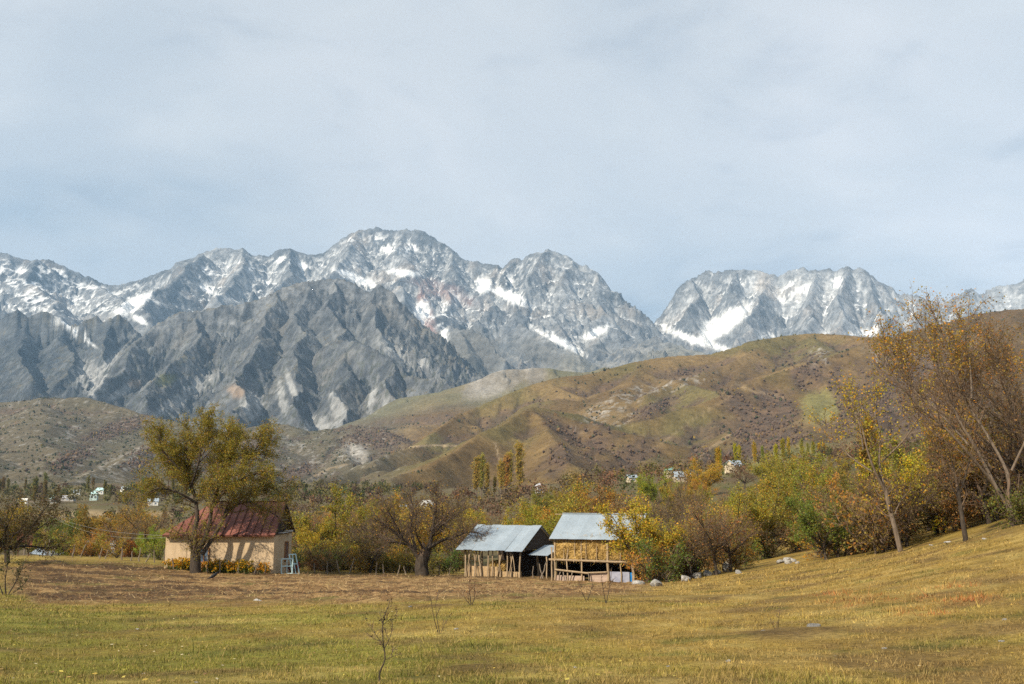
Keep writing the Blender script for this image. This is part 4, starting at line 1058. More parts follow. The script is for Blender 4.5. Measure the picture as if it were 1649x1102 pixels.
sp_base = on_ground(1556, 873, 37)
fr = frame_px(sp_base, k37, [
 ([(0,-8),(-4,30),(-6,62),(-8,84)], 0.10, 0.06),
 ([(-6,60),(-20,84,-0.2),(-32,112,-0.3)], 0.035, 0.014), ([(-6,62),(6,90,0.3),(18,116,0.4)], 0.035, 0.014),
 ([(-8,84),(-10,112,0.1),(-16,140,0.1)], 0.04, 0.012), ([(-6,70),(-2,104,-0.5),(4,132,-0.6)], 0.03, 0.012),
], 7)
T_sap = build_tree('young_tree', 25, fr, n_br=11, br_len=0.8, n_tw=10, tw_len=0.36, n_lf=2.2, lf_size=0.06, t0=0.3, wander=0.16, lift=0.10, tw_r=0.005)
plant('young_tree', T_sap, sp_base, 'small dark young tree with bare reddish twigs standing alone on the grassy rise', color=RUST)

le_base = on_ground(12, 900, 62); k62 = 62 / F_PX
fr = auto_frame(31, 5.8, 3.0, 1.1, 9, 0.18)
T_dark = build_tree('dark_tree', 31, fr, n_br=12, br_len=1.2, n_tw=12, tw_len=0.5, n_lf=11, lf_size=0.09, wander=0.24)
plant('dark_tree', T_dark, le_base, 'dark dense twiggy tree at the picture edge behind the rusty board', color=(0.085, 0.070, 0.022))

# ---- kinds of which many stand in the valley
T_orch = [build_tree('orchard_tree', 40 + i, auto_frame(40 + i, h, s, th, nl, 0.12), n_br=8, br_len=1.1, n_tw=9, tw_len=0.5, n_lf=lf * 1.2, lf_size=0.10, wander=0.22) for i, (h, s, th, nl, lf) in enumerate([(5.0, 2.4, 1.0, 9, 20), (5.6, 2.2, 1.2, 9, 14), (4.6, 2.6, 0.9, 9, 17)])]
T_bare = [build_tree('bare_tree', 50 + i, auto_frame(50 + i, h, s, th, nl, 0.11), n_br=12, br_len=1.2, n_tw=11, tw_len=0.6, n_lf=2.2, lf_size=0.10, wander=0.22, lift=0.08, tw_r=0.008) for i, (h, s, th, nl) in enumerate([(5.2, 2.2, 1.3, 8), (6.0, 2.4, 1.6, 8)])]
T_thick = [build_tree('thicket_shrub', 60 + i, auto_frame(60 + i, h, s, th, nl, 0.09, stems=st), n_br=7, br_len=0.95, n_tw=9, tw_len=0.5, n_lf=lf, lf_size=0.11, wander=0.22, tw_r=0.007) for i, (h, s, th, nl, st, lf) in enumerate([(3.4, 1.7, 0.5, 10, 4, 4.5), (2.6, 1.6, 0.4, 10, 4, 8)])]
def poplar_frame(seed, h):
    rg = np.random.RandomState(seed)
    out = [stem(rg, (0, 0, -0.2), (0, 0, 1), h, 0.16, 0.03, 8, 0.02, 0.02)]
    for k in range(16):
        z = h * (0.12 + 0.75 * k / 16); a = k * 2.4
        out.append(stem(rg, (0, 0, z), (math.cos(a) * 0.35, math.sin(a) * 0.35, 1), h * 0.22, 0.04, 0.012, 4, 0.06, 0.08))
    return out
T_pop = [build_tree('poplar', 70 + i, poplar_frame(70 + i, h), n_br=8, br_len=1.0, n_tw=7, tw_len=0.5, n_lf=lf, lf_size=0.20, wander=0.12, lift=0.22, br_ang=0.5, t0=0.1, tw_lift=0.2, bark=pale_bark_m.m) for i, (h, lf) in enumerate([(9.5, 14), (9.0, 8)])]

rgt = random.Random(12)
def tree_at(kind, px, Y, H, color, label, group, name=None, py=None, wide=1.0):
    protos, h0, nm = {'orchard': (T_orch, 5.2, 'orchard_tree'), 'bare': (T_bare, 5.8, 'bare_tree'), 'shrub': (T_thick, 3.0, 'thicket_shrub'), 'poplar': (T_pop, 9.5, 'poplar')}[kind]
    p = at(px, 800, Y); loc = (p[0], p[1], gz(p[0], p[1]) - 0.05)
    i = rgt.randrange(len(protos))
    jit = [c * rgt.uniform(0.95, 1.35) for c in color]
    return plant(name or nm, protos[i], loc, label, 'shrub' if kind == 'shrub' else 'tree', group, jit, rgt.uniform(0, 6.28), H / h0 * rgt.uniform(0.92, 1.08) * wide, rgt.uniform(0.92, 1.1) / wide)
# named trees of the middle ground: kind, column, depth, height, colour, label
for a in [
 ('orchard', 108, 112, 5.6, (0.12, 0.15, 0.025), 'rounded green willow between the fence and the village meadow'),
 ('orchard', 138, 120, 5.2, YELLOW, 'bright yellow slender tree beside the rounded green willow'),
 ('orchard', 205, 98, 6.2, GOLD, 'tall golden-brown tree rising left of the red-roofed house'),
 ('bare', 240, 92, 5.6, BROWN, 'brown half-bare tree whose twigs touch the house gable end'),
 ('orchard', 258, 82, 3.2, YGREEN, 'low yellow-green tree against the left house corner'),
 ('shrub', 172, 90, 3.0, ORANGE, 'orange-leaved shrub beside the white-roofed hut behind the fence'),
 ('bare', 492, 86, 5.6, BROWN, 'brown twiggy tree just right of the red-roofed house'),
 ('orchard', 515, 80, 3.6, YELLOW, 'low yellow bush-like tree beside the fence right of the house'),
 ('orchard', 556, 84, 5.4, YGREEN, 'yellow-green orchard tree halfway between house and gnarled tree'),
 ('bare', 598, 74, 5.0, BROWN, 'dark bare small tree left of the thick gnarled one'),
 ('orchard', 640, 100, 6.2, YGREEN, 'yellow-green tree top rising behind the gnarled tree'),
 ('orchard', 704, 110, 7.4, OLIVE, 'tall olive-leaved tree behind the gnarled tree, higher than its neighbours'),
 ('orchard', 745, 105, 6.0, YELLOW, 'yellow tree behind the left end of the open shed roof'),
 ('orchard', 822, 120, 7.0, (0.42, 0.33, 0.02), 'brightest yellow tree rising behind the open shed roof'),
 ('orchard', 862, 112, 5.4, ORANGE, 'orange-brown tree between the two metal roofs'),
 ('orchard', 925, 120, 9.0, GOLD, 'large golden-brown tree towering over the hay barn roof'),
 ('orchard', 985, 112, 8.4, BROWN, 'large brown-leaved tree behind the right end of the hay barn'),
 ('orchard', 1041, 57.5, 5.2, YELLOW, 'yellow-leaved tree hanging over the right end of the hay barn roof'),
 ('orchard', 1070, 58, 4.8, GOLD, 'gold-leaved tree next to the one overhanging the hay barn'),
 ('bare', 1105, 58, 4.8, BROWN, 'brown twiggy tree rising behind the long heap of boulders'),
 ('bare', 1150, 56, 4.9, RUST, 'rust-tinted bare tree leaning over the boulder heap'),
 ('orchard', 1185, 70, 5.6, YGREEN, 'yellow-green tree in the thicket right of the boulder heap'),
 ('orchard', 1232, 72, 6.0, OLIVE, 'olive tree in the middle of the thicket above the stone pile'),
 ('orchard', 1282, 78, 6.6, YGREEN, 'tall yellow-green tree behind the small green-leaved one'),
 ('orchard', 1326, 51, 4.2, (0.15, 0.17, 0.025), 'small leafy green tree with dark trunk on the meadow edge'),
 ('bare', 1372, 58, 5.4, BROWN, 'brown bare tree between the green-leaved tree and the slim forked tree'),
 ('poplar', 1402, 72, 8.2, (0.26, 0.20, 0.03), 'tall narrow yellow-leaved poplar behind the slim forked tree'),
 ('orchard', 1505, 52, 5.2, YELLOW, 'yellow-leaved tree behind the leaning stems'),
 ('bare', 1590, 48, 6.2, BROWN, 'rust-twigged bare tree just behind the leaning stems'),
 ('bare', 1655, 43, 7.6, RUST, 'tall rust-brown twiggy tree cut by the picture edge'),
 ('bare', 1700, 40, 7.0, BROWN, 'brown bare tree at the meadow corner, mostly outside the picture'),
 ('bare', 1625, 52, 7.4, GOLD, 'dense rust-brown tree top above the leaning stems'),
 ('shrub', 1640, 36.5, 2.2, (0.11, 0.14, 0.02), 'green-leaved bush at the foot of the leaning stems'),
]: tree_at(*a[:5], a[5], None)
tree_at('orchard', 950, 100, 5.0, GOLD, 'short gold tree right behind the hay barn ridge', None)
# the thickets: zone, columns, depths, number, kinds and colours
LANDMARKS = [(-60, 'beyond the left border'), (20, 'behind the dark edge tree'), (75, 'behind the sheet-roofed pen'), (108, 'near the green willow'), (160, 'behind the white hut'), (205, 'near the tall golden-brown tree'), (262, 'by the left house corner'),
  (480, 'close to the house gable'), (515, 'near the low yellow tree'), (556, 'halfway to the gnarled tree'), (598, 'near the dark small tree'), (640, 'left of the gnarled tree'), (681, 'behind the gnarled trunk'), (725, 'right of the gnarled tree'), (770, 'left of the shed ridge'), (820, 'above the shed roof'), (865, 'between the two metal roofs'),
  (905, 'above the barn ridge start'), (950, 'above the barn roof middle'), (1000, 'at the barn roof end'), (1045, 'above the loose boulders'), (1100, 'above the boulder heap'), (1150, 'above the largest boulder'), (1200, 'right of the boulder heap'), (1262, 'above the stone pile'), (1326, 'by the small green tree'),
  (1385, 'left of the slim forked tree'), (1450, 'behind the slim forked tree'), (1500, 'right of the slim forked tree'), (1556, 'behind the young dark tree'), (1620, 'behind the leaning stems'), (1720, 'beyond the right border')]
def fill(n, px0, px1, Y0, Y1, kinds, hs, where, seed):
    rg = random.Random(seed)
    for i in range(n):
        px = rg.uniform(px0, px1); Y = Y0 * (Y1 / Y0) ** rg.random()
        kind, colr, word = rg.choice(kinds)
        H = rg.uniform(*hs) * (0.62 if kind == 'shrub' else 1.0)
        noun = {'orchard': 'leafy tree', 'bare': 'twiggy tree', 'shrub': 'shrub', 'poplar': 'poplar'}[kind]
        t = (H - hs[0]) / (hs[1] - hs[0]) if kind != 'shrub' else (H / 0.62 - hs[0]) / (hs[1] - hs[0])
        size = 'low' if t < 0.33 else 'tall' if t > 0.67 else 'middling'
        row = 'front row' if Y < Y0 * (Y1 / Y0) ** 0.33 else 'rear row' if Y > Y0 * (Y1 / Y0) ** 0.67 else 'second row'
        mark = min(LANDMARKS, key=lambda m: abs(m[0] - px))[1] if kind != 'poplar' else where
        o = tree_at(kind, px, Y, H, colr, f'{size} {word} {noun} {mark}, {row}', f'{noun}s {where}')
        o['_px'] = px
def single_out():
    """things that still share a label are told apart by their order from the left"""
    by = {}
    for o in scene.objects:
        if o.parent is None and 'label' in o and '_px' in o: by.setdefault(o['label'], []).append(o)
    words = ['leftmost', 'second from left', 'third from left', 'fourth from left', 'fifth from left', 'sixth from left', 'seventh from left', 'eighth from left', 'ninth from left', 'tenth from left']
    for lab, os_ in by.items():
        if len(os_) > 1:
            for k, o in enumerate(sorted(os_, key=lambda q: q['_px'])): o['label'] = f'{lab}, {words[min(k, 9)]}'
    for o in scene.objects:
        if '_px' in o: del o['_px']
fill(26, 470, 740, 73.5, 84, [('shrub', OLIVE, 'olive'), ('shrub', GOLD, 'golden'), ('shrub', BROWN, 'brown'), ('shrub', GREEN, 'green')], (3.0, 4.6), 'in the undergrowth between house and shed', 21)
fill(12, 90, 270, 78, 90, [('shrub', YGREEN, 'yellow-green'), ('shrub', GOLD, 'golden'), ('shrub', ORANGE, 'orange')], (2.6, 4.0), 'along the fence left of the house', 22)
fill(26, 1335, 1720, 47, 66, [('shrub', BROWN, 'brown'), ('shrub', RUST, 'rusty'), ('shrub', OLIVE, 'olive'), ('bare', BROWN, 'brown')], (4.0, 6.5), 'in the undergrowth behind the grassy rise', 23)
K_warm = [('orchard', YGREEN, 'yellow-green'), ('orchard', GOLD, 'golden'), ('orchard', OLIVE, 'olive'), ('bare', BROWN, 'brown'), ('bare', BROWN, 'brown'), ('shrub', GOLD, 'golden'), ('shrub', OLIVE, 'olive'), ('bare', RUST, 'rusty')]
fill(34, -60, 275, 88, 260, [k for k in K_warm] + [('orchard', YELLOW, 'yellow')], (4.2, 6.4), 'in the hollow left of the house', 1)
fill(52, 465, 890, 80, 230, K_warm + [('orchard', YELLOW, 'yellow')], (5.0, 7.8), 'in the orchard behind the open shed', 2)
fill(54, 880, 1350, 84, 230, K_warm + [('orchard', YGREEN, 'yellow-green')], (5.5, 8.6), 'on the slope behind the hay barn', 3)
fill(20, 1040, 1340, 54, 80, [('shrub', OLIVE, 'olive'), ('shrub', BROWN, 'brown'), ('shrub', GOLD, 'golden'), ('bare', BROWN, 'brown'), ('shrub', GREEN, 'green')], (3.4, 4.8), 'in the thicket above the boulders', 4)
fill(44, 1330, 1780, 49, 150, [('bare', BROWN, 'brown'), ('bare', RUST, 'rusty'), ('orchard', OLIVE, 'olive'), ('shrub', GOLD, 'golden'), ('shrub', BROWN, 'brown'), ('orchard', GOLD, 'golden')], (4.6, 7.2), 'in the wood along the grassy rise', 5)
fill(18, 1150, 1340, 330, 400, [('poplar', YELLOW, 'yellow'), ('poplar', YGREEN, 'yellow-green')], (6.0, 9.0), 'on the green slope above the valley', 8)
fill(26, -40, 430, 600, 860, [('poplar', (0.19, 0.165, 0.055), 'pale'), ('poplar', (0.16, 0.155, 0.04), 'greenish')], (10, 16), 'among the far village houses', 9)
for i, (px, H) in enumerate([(767, 15.5), (775, 17), (784, 12), (807, 15), (815, 16), (820, 16.5), (837, 18.5), (797, 9)]):
    tree_at('poplar', px, 450 + 8 * (i % 3), H * 1.12, (0.36, 0.28, 0.06), ['leftmost of the tall pale poplars standing at the foot of the dry hill', 'tallest poplar of the left clump below the dry hill', 'short poplar beside the left clump below the dry hill', 'left poplar of the middle trio below the dry hill', 'middle poplar of the trio below the dry hill', 'right poplar of the trio below the dry hill', 'single tall poplar standing apart near the white tower', 'thin low poplar between the two clumps below the dry hill'][i], 'pale poplars below the dry hill', wide=1.08)
single_out()
# ------------------------------------------------------------------ buildings
class MB:
    """collects boxes, bars and sheets into one mesh"""
    def __init__(self): self.v, self.f = [], []
    def quad(self, *p):
        o = len(self.v); self.v += [tuple(q) for q in p]; self.f.append(tuple(range(o, o + len(p)))); return self
    def box(self, c, s, rot=None):
        o = len(self.v)
        for dx in (-.5, .5):
            for dy in (-.5, .5):
                for dz in (-.5, .5):
                    q = Vector((dx * s[0], dy * s[1], dz * s[2]))
                    if rot is not None: q = rot @ q
                    self.v.append((c[0] + q.x, c[1] + q.y, c[2] + q.z))
        for f in ((0, 1, 3, 2), (4, 6, 7, 5), (0, 4, 5, 1), (2, 3, 7, 6), (0, 2, 6, 4), (1, 5, 7, 3)): self.f.append(tuple(o + i for i in f))
        return self
    def bar(self, a, b, r0, r1=None, sides=6):
        V, F = tubes([(np.array([a, [(a[i] + b[i]) / 2 for i in range(3)], b], float), np.array([r0, (r0 + (r1 or r0)) / 2, r1 or r0]))], sides)
        o = len(self.v); self.v += [tuple(q) for q in V]; self.f += [tuple(int(i) + o for i in f) for f in F]
        n = len(V); self.f.append(tuple(o + i for i in range(sides))[::-1]); self.f.append(tuple(o + n - sides + i for i in range(sides)))
        return self
    def prism(self, outline, d):
        """outline: 3-D points, pushed along d"""
        o = len(self.v); n = len(outline); d = Vector(d)
        self.v += [tuple(p) for p in outline] + [tuple(Vector(p) + d) for p in outline]
        self.f.append(tuple(range(o, o + n))[::-1]); self.f.append(tuple(range(o + n, o + 2 * n)))
        for i in range(n): self.f.append((o + i, o + (i + 1) % n, o + n + (i + 1) % n, o + n + i))
        return self
    def build(self, name, mat, parent=None, smooth_shade=False, mesh_name=None):
        me = bpy.data.meshes.new(mesh_name or name); me.from_pydata(self.v, [], self.f)
        bm = bmesh.new(); bm.from_mesh(me); bmesh.ops.recalc_face_normals(bm, faces=bm.faces); bm.to_mesh(me); bm.free()
        for p in me.polygons: p.use_smooth = smooth_shade
        me.materials.append(mat.m if isinstance(mat, Mat) else mat)
        return link(bpy.data.objects.new(name, me), parent)

def simple(name, c0, c1, scale=3.0, rough=0.85, bump=0.3, metal=0.0, stretch=None, detail=5):
    m = Mat(name); n = m.noise(scale, detail, 0.65, stretch=stretch)
    m.color(m.ramp(n, [(0.3, c0), (0.7, c1)])).set('Roughness', rough).set('Metallic', metal)
    m.bump(n, bump, 0.02); return m
clay_m = Mat('clay_plaster')
_n1 = clay_m.noise(1.1, 5, 0.6); _n2 = clay_m.noise(26, 5, 0.7); _n3 = clay_m.noise(2.2, 4, 0.6, stretch=(3.0, 3.0, 0.16))
_c = clay_m.ramp(_n1, [(0.3, (0.47, 0.345, 0.215)), (0.6, (0.56, 0.425, 0.275)), (0.75, (0.61, 0.475, 0.325))])
_c = clay_m.mix(0.55, _c, clay_m.ramp(_n2, [(0.3, 0.70), (0.5, 1.0), (0.75, 1.18)]), 'MULTIPLY')
_c = clay_m.mix(0.5, _c, clay_m.ramp(_n3, [(0.35, 0.72), (0.52, 1.0)]), 'MULTIPLY')
clay_m.color(_c).set('Roughness', 0.95).bump(_n2, 0.7, 0.03)
red_m = Mat('red_painted_metal')
_n1 = red_m.noise(0.9, 5, 0.65); _n2 = red_m.noise(7, 5, 0.7); _r = red_m.objinfo('Random')
_c = red_m.ramp(_n1, [(0.3, (0.155, 0.058, 0.044)), (0.55, (0.225, 0.086, 0.065)), (0.75, (0.28, 0.12, 0.09))])
_c = red_m.mix(red_m.ramp(_n2, [(0.52, 0.0), (0.72, 0.6)]), _c, (0.125, 0.045, 0.028))
_c = red_m.mix(0.35, _c, red_m.ramp(_r, [(0.0, 0.72), (1.0, 1.25)]), 'MULTIPLY')
red_m.color(_c).set('Roughness', 0.6).bump(_n2, 0.25, 0.02)
tin_m = Mat('galvanised_sheet')
_n1 = tin_m.noise(0.8, 4, 0.6); _n2 = tin_m.noise(9, 5, 0.7, stretch=(1, 0.3, 1)); _r = tin_m.objinfo('Random')
_c = tin_m.ramp(_n1, [(0.3, (0.34, 0.40, 0.45)), (0.7, (0.45, 0.51, 0.56))])
_c = tin_m.mix(tin_m.ramp(_n2, [(0.52, 0.0), (0.74, 0.7)]), _c, (0.27, 0.28, 0.28))
_c = tin_m.mix(0.35, _c, tin_m.ramp(_r, [(0.0, 0.82), (1.0, 1.12)]), 'MULTIPLY')
tin_m.color(_c).set('Roughness', 0.42).set('Metallic', 0.35).bump(_n2, 0.15, 0.01)
wood_m = simple('weathered_wood', (0.20, 0.14, 0.085), (0.42, 0.32, 0.21), 4, 0.85, 0.4, stretch=(4, 4, 0.5))
stake_m = simple('grey_stake_wood', (0.10, 0.078, 0.058), (0.27, 0.22, 0.17), 6, 0.9, 0.4, stretch=(4, 4, 0.5))
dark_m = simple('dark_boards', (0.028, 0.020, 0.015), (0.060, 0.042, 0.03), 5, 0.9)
brownframe_m = simple('brown_painted_wood', (0.22, 0.095, 0.035), (0.36, 0.17, 0.06), 5, 0.6)
teal_m = simple('pale_blue_paint', (0.32, 0.47, 0.50), (0.52, 0.64, 0.65), 6, 0.6)
glass_m = Mat('window_glass').color((0.10, 0.15, 0.22)).set('Roughness', 0.08).set('Specular IOR Level', 0.8)
pink_m = simple('faded_pink_boards', (0.28, 0.20, 0.155), (0.46, 0.35, 0.28), 5, 0.85, stretch=(0.5, 4, 4))
lav_m = simple('faded_blue_sheet', (0.20, 0.21, 0.28), (0.34, 0.35, 0.42), 5, 0.7)
blue_m = simple('blue_plastic', (0.012, 0.14, 0.42), (0.03, 0.25, 0.60), 3, 0.4, 0.1)
white_m = simple('whitewash', (0.62, 0.60, 0.55), (0.76, 0.75, 0.71), 2, 0.9)
rust_m = simple('rusty_sheet', (0.055, 0.022, 0.014), (0.12, 0.045, 0.026), 6, 0.8)
green_roof_m = simple('faded_green_roof', (0.12, 0.24, 0.21), (0.20, 0.33, 0.29), 2, 0.6)
hay_m = Mat('hay')
_n1 = hay_m.noise(7, 6, 0.75); _n2 = hay_m.noise(1.6, 3, 0.6)
_c = hay_m.ramp(_n1, [(0.28, (0.20, 0.12, 0.035)), (0.5, (0.50, 0.33, 0.11)), (0.75, (0.68, 0.48, 0.19))])
hay_m.color(_c).set('Roughness', 0.95).bump(_n1, 1.0, 0.08)

mud_m = simple('mud_brick', (0.25, 0.165, 0.085), (0.48, 0.34, 0.19), 5, 0.95, 0.9)
def window(parent, c, w, h, n, frame=None, pane=None):
    """c: centre on the wall, n: outward normal (horizontal). frame (> pane, mullion)"""
    n = Vector(n).normalized(); u = Vector((0, 0, 1)).cross(n)
    rot = Matrix((u, n, Vector((0, 0, 1)))).transposed()
    t = 0.07; c = Vector(c)
    m = MB()
    for s in (-1, 1):
        m.box(c + u * s * (w / 2 - t / 2) + n * 0.03, (t, 0.10, h), rot)
        m.box(c + Vector((0, 0, s * (h / 2 - t / 2))) + n * 0.03, (w - 2 * t - 0.004, 0.094, t), rot)
    f = m.build('window', frame or brownframe_m, parent)
    MB().box(c + n * 0.005, (w - 2 * t, 0.02, h - 2 * t), rot).build('pane', pane or glass_m, f)
    MB().box(c + n * 0.028, (0.05, 0.05, h - 2 * t - 0.004), rot).build('mullion', frame or brownframe_m, f)
    return f

# ---- the clay house with the red roof
hp = on_ground(371, 900, 70.5)
house = empty('clay_house', (hp[0], 70.5, at(442, 924, 68)[2]))
tag(house, 'small ochre clay house with a red sheet metal roof behind the big tree', 'house')
W2, D2, HW = 3.62, 2.7, 2.52
m = MB()      # walls as four slabs
m.box((0, -D2 + .14, HW / 2 - .3), (2 * W2, .28, HW + .6)); m.box((0, D2 - .14, HW / 2 - .3), (2 * W2, .28, HW + .6))
m.box((-W2 + .14, 0, HW / 2 - .3), (.276, 2 * D2 - .57, HW + .594)); m.box((W2 - .14, 0, HW / 2 - .3), (.276, 2 * D2 - .57, HW + .594))
wall = m.build('wall', clay_m, house)
# slow hand-plastered unevenness and the vertical joints of the sheets of plaster
for x in (-2.2, -0.75, 0.72, 2.15): MB().box((x, -D2 - 0.008, HW / 2), (0.035, 0.03, HW - 0.1)).build('plaster_ridge', clay_m, wall)
MB().box((0, 0, HW + .03), (2 * W2 + .1, 2 * D2 + .1, .06)).build('ceiling_deck', dark_m, house)
OV, RH = 0.42, 2.18
eaveY, eaveZ = -D2 - OV, HW + 0.02
XL, XR, RXL = -W2 - 0.12, W2 + 0.16, -W2 + 2.35     # left eave end, right rake, left end of the ridge
npan = 15
xs = np.linspace(XL, XR, npan + 1)
def hip_top(x):
    """how far up the slope the hipped left end lets the sheet run (0..1)"""
    return float(np.clip((x - XL) / (RXL - XL), 0.0, 1.0))
for side in (-1, 1):
    for i in range(npan):
        a, b = xs[i] + 0.004, xs[i + 1] - 0.004
        ta, tb = hip_top(a), hip_top(b)
        Y0 = side * (D2 + OV)
        def P(x, t, lift=0.0): return (x, Y0 * (1 - t) + 0.02 * side, eaveZ + RH * t + lift)
        m = MB(); wob = 0.012 * math.sin(i * 2.3)
        o = [P(a, 0, wob), P(b, 0, wob), P(b, tb, wob)] + ([P(a, ta, wob)] if ta > 0.02 else [])
        m.prism(o, (0, 0, 0.03))
        pan = m.build('roof_panel', red_m, house)
        if tb > 0.05 and side < 0:
            MB().prism([P(b - 0.022, 0, 0.032), P(b + 0.026, 0, 0.032), P(b + 0.026, tb - 0.01, 0.032), P(b - 0.022, tb - 0.01, 0.032)], (0, 0, 0.05)).build('seam', rust_m, pan)
m = MB().prism([(XL, -D2 - OV, eaveZ), (XL, D2 + OV, eaveZ), (RXL, 0, eaveZ + RH)], (0.0, 0, 0.028)); m.build('hip_panel', red_m, house)
MB().box(((RXL + XR) / 2, 0, eaveZ + RH + 0.045), (XR - RXL, 0.16, 0.05)).build('ridge_cap', rust_m, house)
MB().box(((XL + XR) / 2, eaveY + 0.02, eaveZ - 0.05), (XR - XL, 0.035, 0.10)).build('eave_board', rust_m, house)
for s in (-1, 1):
    MB().prism([(XR - 0.06, s * (D2 + OV), eaveZ - 0.03), (XR - 0.06, 0, eaveZ + RH - 0.03), (XR - 0.06, 0, eaveZ + RH - 0.17), (XR - 0.06, s * (D2 + OV - 0.2), eaveZ - 0.03)], (0.05, 0, 0)).build('barge_board', dark_m, house)
# the open gable: a dark sheet stands in for its shaded interior
MB().prism([(W2 - 0.25, -D2 + 0.1, HW + .07), (W2 - 0.25, D2 - 0.1, HW + .07), (W2 - 0.25, 0, HW + RH - 0.28)], (0.04, 0, 0)).build('dark_gable_sheet', dark_m, house)
MB().bar((W2 + 0.02, 0, HW + 0.06), (W2 + 0.02, 0, HW + RH - 0.2), 0.05).build('gable_post', dark_m, house)
MB().bar((W2 + 0.05, -1.4, HW + 0.95), (W2 + 0.05, 1.4, HW + 0.95), 0.035).build('gable_rail', stake_m, house)
MB().box((W2 + 0.10, 0.3, HW + 0.10), (0.30, 3.2, 0.05)).box((W2 + 0.14, 0.9, HW + 0.17), (0.34, 1.5, 0.07)).build('stacked_laths', simple('pale_laths', (0.3, 0.29, 0.28), (0.55, 0.54, 0.52), 8), house)
window(house, (W2 + 0.002, 0.95, 1.30), 0.95, 1.35, (1, 0, 0))
window(house, (-1.02, -D2 - 0.002, 1.22), 0.72, 0.98, (0, -1, 0))

def leaning_frame(base, w, h, rz, tilt, label):
    o = empty('window_frame', base, rz); o.rotation_euler = (tilt, 0, rz)
    m = MB(); t = 0.07
    for s in (-1, 1): m.box((s * (w / 2 - t / 2), 0, h / 2), (t, 0.06, h))
    for z in (t / 2, h * 0.5, h - t / 2): m.box((0, 0, z), (w - 2 * t - .004, 0.056, t))
    m.build('outer_frame', teal_m, o)
    MB().box((0, 0, h / 2), (0.045, 0.05, h - 0.02)).build('glazing_bar', teal_m, o)
    return tag(o, label, 'window frame', 'discarded window frames')
gx, gy = hp[0] + W2, 70.5
p = (gx + 0.75, gy - 1.9); leaning_frame((p[0], p[1], gz(*p)), 0.80, 1.05, R(20), R(-12), 'short pale blue window frame leaning at the house corner')
p = (gx + 1.30, gy - 1.6); leaning_frame((p[0], p[1], gz(*p)), 0.62, 1.42, R(50), R(-20), 'tall pale blue window frame leaning beside the short one at the house corner')

# ---- sheds with sheet metal roofs
def sheet(a, b, c, d, name, mat, parent, waves=7, amp=0.012):
    """corrugated sheet a-b (eave) c-d (ridge side), points in order around it"""
    a, b, c, d = (np.array(q, float) for q in (a, b, c, d))
    n = waves * 2 + 1; rows = 2
    nrm = unit(np.cross(b - a, d - a))
    V = []
    for j in range(rows):
        for i in range(n):
            u = i / (n - 1); w = j / (rows - 1)
            q = (a * (1 - u) + b * u) * (1 - w) + (d * (1 - u) + c * u) * w
            V.append(q + nrm * amp * (1 if i % 2 else -1))
    V = np.array(V); F = quads(rows, n); k = len(V)
    V2 = np.concatenate([V, V - nrm * 0.006]); F2 = np.concatenate([F, F[:, ::-1] + k])
    return link(bpy.data.objects.new(name, mesh_np(name, V2, F2, mats=[mat.m])), parent)
def hay_mass(parent, x0, x1, y0, y1, z0, z1, seed, top=None):
    """a heap of hay: bulging front, straws sticking out"""
    rg = np.random.RandomState(seed)
    nx, nz_ = 46, 22
    u = np.linspace(0, 1, nx); w = np.linspace(0, 1, nz_)
    U, Wd = np.meshgrid(u, w)
    Xh = x0 + (x1 - x0) * U; topz = z1 if top is None else z0 + (z1 - z0) * (top + 0.18 * fbm(U * 5, U * 0 + seed, 3, seed))
    Zh = z0 + (topz - z0) * Wd
    bul = 0.26 * fbm(Xh * 1.3, Zh * 1.5, 4, seed, 0.6) + 0.24 * (np.abs(perlin(Xh * 0.9 + Zh * 0.8, Zh * 0.5, seed)) - 0.3)
    Yh = y0 - bul - 0.06 * np.sin(np.pi * Wd)
    V = np.stack([Xh, Yh, Zh], -1).reshape(-1, 3); F = quads(nz_, nx)
    # top sheet running back
    Vt = np.stack([Xh[-1], np.full(nx, y1), Zh[-1] + 0.05], -1); o = len(V)
    Ft = np.stack([np.arange(nx - 1) + (nz_ - 1) * nx, np.arange(nx - 1) + 1 + (nz_ - 1) * nx, np.arange(nx - 1) + 1 + o, np.arange(nx - 1) + o], -1)
    V = np.concatenate([V, Vt]); F = np.concatenate([F, Ft])
    h = link(bpy.data.objects.new('hay', mesh_np('hay', V, F, smooth_shade=True, mats=[hay_m.m])), parent)
    n = 2600; i = rg.randint(0, nx * nz_, n); C = V[i] + rg.normal(0, 0.04, (n, 3))
    d = rg.normal(0, 1, (n, 3)); d[:, 1] = -np.abs(d[:, 1]) * 0.5; d[:, 2] -= 0.7; d /= np.linalg.norm(d, axis=1, keepdims=True)
    L = rg.uniform(0.12, 0.38, (n, 1)); s = np.cross(d, rg.normal(0, 1, (n, 3))); s /= np.linalg.norm(s, axis=1, keepdims=True); s *= 0.012
    VV = np.stack([C - s, C + s, C + d * L], 1).reshape(-1, 3)
    st = link(bpy.data.objects.new('straws', mesh_np('straws', VV, faces3=np.arange(3 * n).reshape(-1, 3), mats=[hay_m.m])), h); st['kind'] = 'stuff'
    return h
def crooked_post(parent, a, b, r, name='post', mat=None, seed=0):
    rg = np.random.RandomState(seed + 7)
    P = np.linspace(a, b, 5); P[1:-1] += rg.normal(0, r * 0.45, (3, 3))
    V, F = tubes([(P, np.array([1.1, 1.0, 0.96, 0.93, 0.9]) * r)], 6)
    caps = [tuple(range(24, 30))]
    me = bpy.data.meshes.new(name); me.from_pydata([tuple(v) for v in V], [], [tuple(int(i) for i in f) for f in F] + caps)
    for q in me.polygons: q.use_smooth = True
    me.materials.append((mat or wood_m).m)
    return link(bpy.data.objects.new(name, me), parent)

